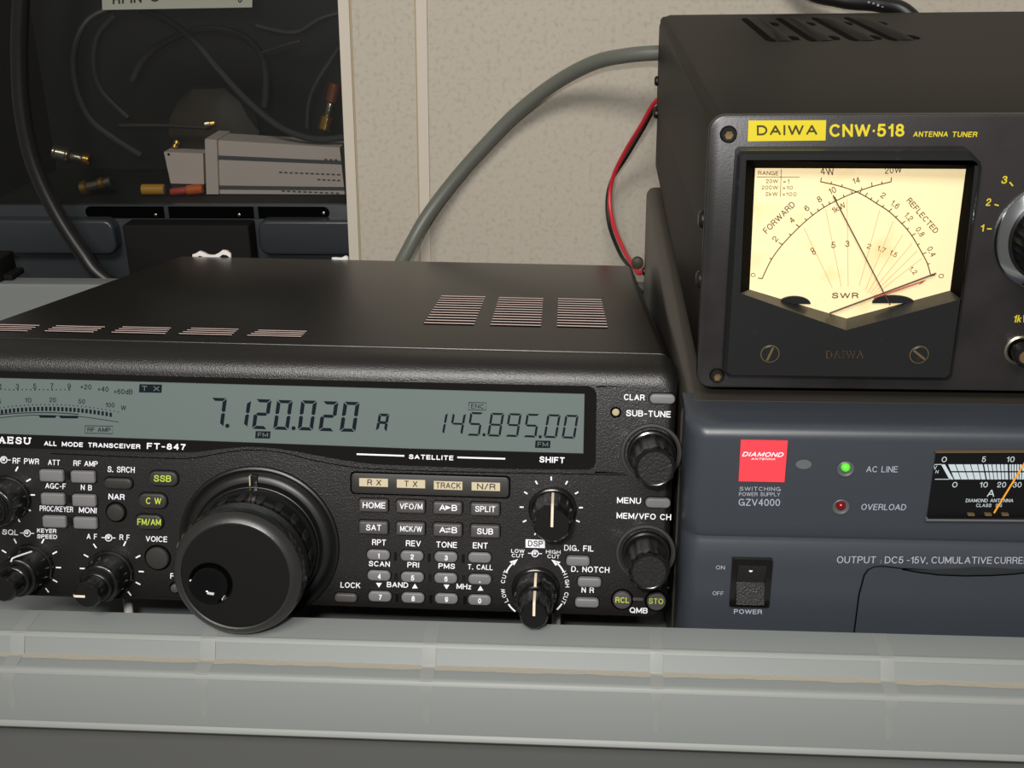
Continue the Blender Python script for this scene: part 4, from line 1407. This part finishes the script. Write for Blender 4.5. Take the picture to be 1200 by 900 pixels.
mb.loft([[(p[0], y, p[1]) for p in P] for y in (AY - 1.6, AY)], M['worn'])
mb.build('window_edge', mto)

# rocker switch
sw = Local(PI_)
SY = Lw
x0, x1, z0, z1 = rectpx(WORLD, SY, 856, 653.4, 903, 709)
plate_with_hole(sw, rr(x0, x1, z0, z1, .6), rr(x0 + 1.9, x1 - 2.0, z0 + 2.0, z1 - 2.0, .3), SY - 1.3, SY + .6, M['gloss'])
swo = sw.build('power_switch', psu)
mb = Local(PI_)
zm = (z0 + z1) / 2
mb.loft([[(x, y, z) for y, z in ((SY + .3, z1 - 2.1), (SY - 2.2, z1 - 2.2), (SY - .5, zm), (SY - 3.4, z0 + 2.2), (SY + .3, z0 + 2.1))] for x in (x0 + 2.0, x1 - 2.1)], M['rocker'])
x, z = WORLD.y(880, 669, SY - 2)
mb.lathe(x, z, SY - 1.2, [(.62, 0), (.6, .6)], M['white'], 16)
mb.build('rocker', swo)

# flap over the terminals
dr_ = Local(PI_)
ol = [(1000.5, 752), (1007.4, 697.5), (1013.6, 674.5), (1018, 668.4), (1026, 664.9), (1036, 664.4), (1057, 667)]
scoop = [(1057, 667.2), (1075, 670.6), (1100, 673.8), (1130, 675), (1160, 674.6), (1190, 672.8), (1230, 667.4)]
end = [(1262, 665), (1274, 670), (1280, 690), (1284, 752)]
P = [WORLD.y(u, v, Lw - .2) for u, v in ol + scoop + end]
dr_.loft([[(p[0], y, p[1]) for p in P] for y in (Lw - .35, Lw + .6)], M['psu'])
LN(dr_, WORLD, Lw - .12, [(999.3, 752)] + [(u - .9, v - .8) for u, v in ol[1:]] + [(1090, 668), (1140, 668.6), (1230, 667)], .4, M['slot'])
LN(dr_, WORLD, Lw - .42, scoop, .5, M['slot'])
PQ(dr_, WORLD, Lw - .14, [(1057, 667.2), (1090, 667.6), (1131, 665.6), (1146, 664.0), (1164, 665.6), (1200, 667.4), (1230, 667.4)] + scoop[::-1][1:-1], M['psudark'])  # flat patch: the scoop's shade painted in darker slate
tag(dr_.build('terminal_flap', psu), 'flap with a shallow finger scoop along its top')
for lx, ly in ((14, 12), (190, 12), (14, 290), (190, 290)):
    mb = Local(PI_)
    mb.loft([[(lx + q * math.cos(2 * math.pi * i / 20), ly + q * math.sin(2 * math.pi * i / 20), t) for i in range(20)] for q, t in ((7.4, -121.9), (8, -121), (8, -116.4))], M['rubber'])
    mb.build('foot', psu)
for u, v, yk in ((797, 690, 20), (752.5, 318, 306)):
    p = WORLD.on(1, u, v, yk)
    mb = Local(PI_)
    mb.loft([[(PX0 - .6 - h, yk + q * math.cos(2 * math.pi * i / 18), p.z + q * math.sin(2 * math.pi * i / 18)) for i in range(18)] for q, h in ((2.6, -.4), (2.6, .6), (1.8, 1.3), (.8, 1.4))], M['screw'])
    mb.build('side_screw', psu)


# ------------------------------------------------------------------ cables
def cable(name, path, r, m, label, cat='cable', n=14, group=None, step=8):
    """path: (u, v, depth y) or world Vectors."""
    P = [tuple(p) if isinstance(p, Vector) else tuple(WORLD.on(1, p[0], p[1], p[2])) for p in path]
    P = smooth(P, step)
    mb = MB()
    mb.tube(P, r, m, n)
    return tag(mb.build(name, origin=P[0]), label, cat, group)


cable('cable', [(790, 62, 346), (771, 62, 347), (735, 65, 352), (695, 74, 364), (650, 98, 380), (605, 133, 390), (565, 174, 393), (530, 214, 392), (500, 254, 386), (478, 293, 374), (462, 325, 358), Vector((-172, 322, -90)), Vector((-176, 305, -112)), Vector((-180, 290, -117))],
      4.5, M['cable'], 'thick grey coaxial cable arching from the antenna tuner down behind the radio')
cable('wire', [Vector((8, 337, 44)), (768, 119, 342), (752, 146, 352), (733, 177, 366), (719, 206, 374), (714.5, 232, 374), (718.5, 262, 364), (731, 293, 344), (743, 313, 322), (750, 320, 314.5), Vector((-2.5, 313.2, -52))],
      1.35, M['redwire'], 'thin red wire curving from the tuner back to the power supply', 'wire', 10)
cable('wire', [Vector((9, 339, 36)), (768.6, 127, 348), (752, 154, 362), (733.5, 185, 377), (717, 211, 384), (711.6, 236, 384), (714.5, 266, 377), (727, 298, 360), (738, 314, 342), (744, 334, 330), Vector((-4.5, 318, -72))],
      1.25, M['blackcable'], 'thin black wire running just behind the red wire', 'wire', 10)
cable('cable', [(27, -30, 372), (23.5, 20, 374), (22.5, 70, 376), (26, 130, 377), (39, 190, 378), (64, 246, 378), (96, 296, 376), (124, 328, 372), Vector((-330, 366.5 + 7, -108)), Vector((-300, 373, -140))],
      5.4, M['blackcable'], 'thick black cable hanging in a curve in front of the parts case', 'cable')
bc = cable('cable', [Vector((30, 391, 330)), Vector((34, 390, 230)), Vector((48, 388, 150)), (935, -20, 384), (985, 0, 376), (1030, 5, 366), (1065, 17, 358), Vector((168, 352, 60)), Vector((188, 348, 20)), Vector((200, 344, -30)), Vector((205, 330, -112))],
           4.6, M['blackcable'], 'thick black cable dropping behind the top of the antenna tuner', 'cable')
# worn white printing along that cable
mb = MB()
for i in range(6):
    u, v = 1018 + i * 5.4, 2.5 + i * 1.9
    p = WORLD.on(1, u, v, 360.5)
    mb.box(p.x - .5, p.x + .6, 360.2 - (.0), 360.9, p.z - .5 + (i % 2) * .3, p.z + .4 + (i % 3) * .2, M['psuprint'])
for k in range(len(mb.v)):
    mb.v[k] = tuple(Vector(mb.v[k]))
pm = mb
# plastic cap on the end of the red wire
p = WORLD.on(1, 747, 308, 320)
mb = MB()
mb.loft([[(p.x + q * math.cos(2 * math.pi * i / 16), 320 + h, p.z + q * math.sin(2 * math.pi * i / 16)) for i in range(16)] for q, h in ((2.0, -3), (3.6, -2.2), (3.8, 1), (3.2, 3.4), (1.6, 4))], M['bag'])
rw = [o for o in bpy.data.objects if o.get('label', '').startswith('thin red wire')][0]
for k in range(len(mb.v)):
    mb.v[k] = tuple(Vector(mb.v[k]) - rw.location / S)
mb.build('end_cap', rw)

# ------------------------------------------------------------------ small things on the tray behind the radio
def rw_(lx, ly, lz):
    return RM @ Vector((lx, ly, lz))


def tie(name, u0, u1, v, label, curl):
    a = R.on(2, u0, v, 1.2)
    b = R.on(2, u1, v, 1.2)
    mb = MB()
    yy = 245.2
    n = 10
    ring = []
    for i in range(n + 1):
        t = i / n
        x = a.x + (b.x - a.x) * t
        zt = 1.0 + curl[0] * math.exp(-((t - .22) / .12) ** 2) + curl[1] * math.exp(-((t - .84) / .15) ** 2)
        w2 = 1.6 if i not in (0, n) else .8
        ring.append([(x, yy - w2, zt - 2.6), (x, yy - w2, zt - .3), (x, yy - w2 + .7, zt), (x, yy + w2, zt - .2), (x, yy + w2, zt - 2.6)])
    mb.loft(ring, M['tie'])
    # strap that goes down the back of the radio to the tray
    xm = (a.x + b.x) / 2
    mb.slab(xm - 2.2, xm + 2.2, -58, .4, .4, yy - .6, yy + .6, M['tie'])
    mb.v = [tuple(RM @ Vector(q)) for q in mb.v]
    o0 = RM @ Vector((xm, yy, 0))
    return tag(mb.build(name, origin=o0), label, 'cable tie', 'white ties behind the radio')


tie('cable_tie', 219, 267, 300, 'curled white plastic tie at the rear edge of the radio, near the black latch', (2.2, 3.2))
tie('cable_tie', 389, 409, 301, 'short flat white plastic tie at the rear edge of the radio, below the wall edge', (0.2, 1.2))

mb = MB()
p0 = WORLD.on(1, -2, 298, 352)
p1 = WORLD.on(1, 8, 298, 352)
p2 = WORLD.on(1, 22, 317, 352)
zb_ = -75.0
mb.box(p0.x - 16, p1.x, 338, 362, zb_, p0.z, M['latch'], 1.2)
mb.box(p1.x - .5, p2.x, 342, 360, zb_, p2.z, M['latch'], 1.0)
tag(mb.build('plug', origin=(p1.x, 350, zb_)), 'small stepped black block on the rear rim of the tray', 'plug')

# ------------------------------------------------------------------ clear parts case behind, with what is in it
CY = 418.0
cs = thing('parts_case', Matrix.Translation((-320, CY, -140)), 'dark clear-fronted parts case with a white label and black latch, left of the papered wall', 'case')
CI = Matrix.Translation((320, -CY, 140))
CX0, CX1 = -470.0, -186.0
zf = WORLD.on(1, 200, 240, CY).z       # inside floor of the case
mb = Local(CI)
for bx_ in ((CX0, CX1, CY + 118, CY + 122, -140, 230), (CX0 - 4, CX0, CY, CY + 122, -140, 230), (CX1, CX1 + 4, CY, CY + 122, -140, 230), (CX0, CX1, CY + 2, CY + 120, zf - 4, zf), (CX0, CX1, CY, CY + 122, 228, 232)):
    mb.box(*bx_, M['casewall'])
mb.build('shell', cs)
mb = Local(CI)
mb.box(CX0, CX1, CY - 1, CY + 1, zf, 230, M['window'])
tag(mb.build('clear_front', cs), 'smoked clear plastic front')
mb = Local(CI)
zl0, zl1 = WORLD.on(1, 200, 299, CY - 16).z, WORLD.on(1, 200, 259, CY - 16).z
zbt = WORLD.on(1, 200, 255, CY).z
mb.slab(CX0, CX1, -140, zf + .5, 2, CY - 4, CY + 3, M['caselip'], .8, 2)
for s_, (ua, ub) in enumerate(((-40, 134), (302, 520))):
    xa, xb = WORLD.on(1, ua, 280, CY - 16).x, min(WORLD.on(1, ub, 280, CY - 16).x, CX1 - .5)
    mb.slab(xa, xb, zl0, zl1, 7, CY - 15, CY - 2, M['caselip'], 2.5, 4)
xa, xb = WORLD.on(1, 100, 248, CY - 4.2).x, WORLD.on(1, 386, 248, CY - 4.2).x
za, zc_ = WORLD.on(1, 240, 256, CY - 4.2).z, WORLD.on(1, 240, 242, CY - 4.2).z
mb.slab(xa, xb, za, zc_, 5, CY - 4.3, CY - 3, M['slot'], 0)
for u in (195, 300):
    x = WORLD.on(1, u, 250, CY - 5).x
    mb.slab(x - 1.6, x + 1.6, za, zc_, .6, CY - 4.8, CY - 3, M['caselip'], .2, 1)
for u, v in ((182, 252), (280, 252), (379, 250)):
    p = WORLD.on(1, u, v, CY - 5)
    mb.lathe(p.x, p.z, CY - 4.2, [(1.1, 0), (1.0, .5), (.4, .8)], M['nickel'], 12)
tag(mb.build('lower_lip', cs), 'bluish grey moulded lip with a long slot')
mb = Local(CI)
x0, x1 = WORLD.on(1, 146, 285, CY - 20).x, WORLD.on(1, 293, 285, CY - 20).x
mb.slab(x0, x1, -138, WORLD.on(1, 220, 264, CY - 20).z, 1.5, CY - 20, CY - 3.5, M['latch'], 1.0, 2)
mb.build('latch', cs)
lb = Local(CI)
q = [(118, -40), (297, -44), (295.5, 8.6), (120, 11.6)]
P = [WORLD.y(u, v, CY - 1.5) for u, v in q]
lb.loft([[(p[0], y, p[1]) for p in P] for y in (CY - 1.6, CY - 1.0)], M['paper'])
T(lb, WORLD, CY - 1.75, 'RFIN', (132, 5.6), (167, 3.4), 13, M['ink'], .03, .1)
T(lb, WORLD, CY - 1.75, 'C', (176, 2.2), (187, 1.8), 11, M['ink'], .03, .1)
T(lb, WORLD, CY - 1.75, 'J', (279, 3.4), (285, 3.2), 12, M['ink'], .02, .2)
tag(lb.build('label', cs), 'white paper label with black handwriting')


def inside(u, v, dy):
    return WORLD.on(1, u, v, CY + dy)


# white plastic holders
def holder(name, dy, dep, top, bot, bands, label):
    a, b = [inside(*p, dy) for p in top]
    c, d = [inside(*p, dy) for p in bot]
    mb = MB()
    mb.loft([[(q.x, y, q.z) for q in (a, b, d, c)] for y in (CY + dy, CY + dy + dep)], M['whiteplastic'])
    for t0, t1, m, pr in bands:
        q = [a.lerp(c, t0), b.lerp(d, t0), b.lerp(d, t1), a.lerp(c, t1)]
        mb.loft([[(k.x, y, k.z) for k in q] for y in (CY + dy - pr, CY + dy + .2)], m)
    return mb, (a, b, c, d)


mb, (a, b, c, d) = holder('antenna_base', 30, 26, ((251, 164), (398, 173)), ((254, 227.2), (404, 227.8)), ((.28, .36, M['worn'], .05), (.84, .92, M['worn'], .05)), '')
f0, f1 = inside(240, 163, 27), inside(254, 164, 27)
g0, g1 = inside(242, 227.6, 27), inside(256, 227.6, 27)
mb.loft([[(q.x, y, q.z) for q in (f0, f1, g1, g0)] for y in (CY + 27, CY + 60)], M['whiteplastic'])
for (ua, ub, v, k) in ((380, 398, 187, 3), (327, 401, 202, 12), (372, 401, 210.5, 5), (330, 400, 224, 11)):
    for i in range(k):
        u = ua + (ub - ua) * i / k
        p, p2 = inside(u, v + i * .25, 29.8), inside(u + (ub - ua) / k * .62, v + i * .25, 29.8)
        mb.poly([(p.x, CY + 29.7, p.z - .5), (p2.x, CY + 29.7, p.z - .5), (p2.x, CY + 29.7, p.z + .5), (p.x, CY + 29.7, p.z + .6)], M['worn'])
mb.v = [(x, y, z) for x, y, z in mb.v]
tag(mb.build('plastic_holder', origin=(f0.x, CY + 40, zf)), 'long white plastic holder with a flange lying inside the parts case', 'holder')

mb, (a, b, c, d) = holder('bracket', 34, 14, ((192, 178), (238, 180)), ((200, 215), (239, 216)), (), '')
p = inside(197.5, 181, 33.8)
mb.lathe(p.x, p.z, CY + 34, [(1.0, 0), (1.0, .15)], M['slot'], 12)
ln = [inside(199, 212, 36), inside(234, 215, 36), inside(236, 229, 36), inside(205, 229, 36)]
mb.loft([[(q.x, y, q.z) for q in ln] for y in (CY + 36, CY + 46)], M['bag'])
tag(mb.build('plastic_bracket', origin=(c.x, CY + 40, zf)), 'small white plastic bracket with a hole, beside the long white holder', 'bracket')


# connectors
def connector(name, uv0, uv1, dy, parts, label, group=None):
    """A turned plug between two points; parts: (t0, t1, radius, material)."""
    a, b = inside(*uv0, dy), inside(*uv1, dy + 2)
    ax = (b - a)
    L_ = ax.length
    ax.normalize()
    e1 = ax.orthogonal().normalized()
    e2 = ax.cross(e1)
    mb = MB()
    for t0, t1, r, m in parts:
        rings = []
        for t, q in ((t0, r * .86), (t0 + .03, r), (t1 - .03, r), (t1, r * .86)):
            rings.append([a + ax * (L_ * t) + (e1 * math.cos(2 * math.pi * i / 18) + e2 * math.sin(2 * math.pi * i / 18)) * q for i in range(18)])
        mb.loft(rings, m)
    return tag(mb.build(name, origin=a), label, 'connector', 'connectors lying in the parts case')


N_, G_ = M['nickel'], M['gold']
connector('connector', (62, 178), (106, 188), 30, ((0, .45, 5.4, N_), (.06, .12, 5.9, G_), (.34, .4, 5.9, G_), (.45, .8, 3.4, N_), (.8, 1, 4.6, G_)), 'brass ringed plug connector, the higher of two nearest the thick black cable')
connector('connector', (95, 221), (130, 212), 26, ((0, .22, 5.2, G_), (.22, .6, 3.6, N_), (.6, .78, 4.4, G_), (.78, 1, 3.4, N_)), 'brass plug connector lying on the floor of the parts case below the other plug')
connector('connector', (166, 222), (193, 222), 24, ((0, 1, 3.9, M['yellowplastic']), (.94, 1.0, 4.1, M['caulk'])), 'yellow sleeved crimp connector on the floor of the parts case')
connector('connector', (200, 225), (238, 221), 27, ((0, .5, 2.6, M['needlered']), (.5, 1, 3.6, M['orangeplastic'])), 'orange and red crimp connector in front of the small white bracket')
connector('connector', (204, 173), (208, 165), 44, ((0, .46, 2.2, G_), (.54, 1, 2.4, G_)), 'tiny bright gold connector above the small white bracket')
connector('connector', (240, 146), (252, 144), 60, ((0, .5, 3.6, N_), (.5, 1, 2.6, G_)), 'dull metal connector above the flange of the long white holder')
connector('connector', (380, 152), (393, 98), 40, ((0, .3, 5, G_), (.3, .6, 3, N_), (.6, 1, 4.6, M['copper'])), 'copper coloured upright connector at the wall end of the parts case')

# coils of thin coax
GC = M['greycoil']


def coil(path, dy, r, label, m=None):
    P = [inside(u, v, d if d is not None else dy) for u, v, d in path]
    Q = smooth([tuple(p) for p in P], 7)
    mb = MB()
    mb.tube(Q, r, m or GC, 10)
    return tag(mb.build('coax_lead', origin=Q[0]), label, 'lead', 'leads coiled in the parts case')


coil([(165, 12, 40), (190, 20, 38), (225, 45, 36), (255, 80, 34), (290, 118, 32), (330, 150, 32), (370, 163, 34), (410, 160, 40)], 34, 2.5, 'long dark grey lead slanting down across the middle of the parts case')
coil([(165, 182, 22), (135, 163, 20), (108, 142, 20), (92, 112, 22), (86, 75, 24), (92, 42, 26), (108, 20, 30), (135, 8, 34)], 22, 2.4, 'dark grey lead curving in a wide arc nearest the thick black cable')
coil([(150, 138, 70), (118, 105, 70), (110, 70, 70), (116, 40, 70), (135, 18, 70)], 70, 2.3, 'dim grey lead curving just inside the wide arc lead')
coil([(155, 95, 60), (170, 68, 60), (200, 46, 58), (240, 34, 56), (280, 40, 56), (305, 62, 58), (312, 92, 60), (310, 125, 62)], 58, 2.6, 'dark grey lead bent in a hoop behind the slanting lead')
coil([(300, 30, 80), (345, 38, 80), (380, 20, 80), (425, 10, 80)], 80, 2.0, 'faint grey lead near the top of the parts case')
coil([(360, 150, 50), (362, 120, 50), (372, 95, 50), (388, 70, 52), (398, 55, 52)], 50, 1.6, 'thin grey lead rising beside the copper coloured connector')
coil([(140, 147, 64), (190, 147, 64), (232, 149, 62), (245, 150, 62)], 64, 1.4, 'thin tan lead lying level behind the white holders', M['bag'])
coil([(305, 62, 50), (330, 54, 50), (352, 48, 50)], 50, 1.2, 'short pale lead end sticking up out of the hoop', M['bag'])
mb = MB()
rings = []
random.seed(3)
c0 = inside(240, 120, 78)
for i in range(7):
    t = i / 6
    rr_ = 30 * math.sin(math.pi * (.15 + .75 * t)) + 3
    rings.append([(c0.x + rr_ * (1 + .25 * random.random()) * math.cos(2 * math.pi * k / 14), CY + 92 + 10 * math.sin(2 * math.pi * k / 14) * (1 + .4 * random.random()), zf + 2 + 66 * t) for k in range(14)])
mb.loft(rings, M['bag'])
tag(mb.build('plastic_bag', origin=(c0.x, CY + 92, zf)), 'crumpled tan bag in the back of the parts case behind the leads', 'bag')

# printing on the black cable belongs to that cable
for k in range(len(pm.v)):
    pm.v[k] = tuple(Vector(pm.v[k]) - bc.location / S)
pm.build('printing', bc)
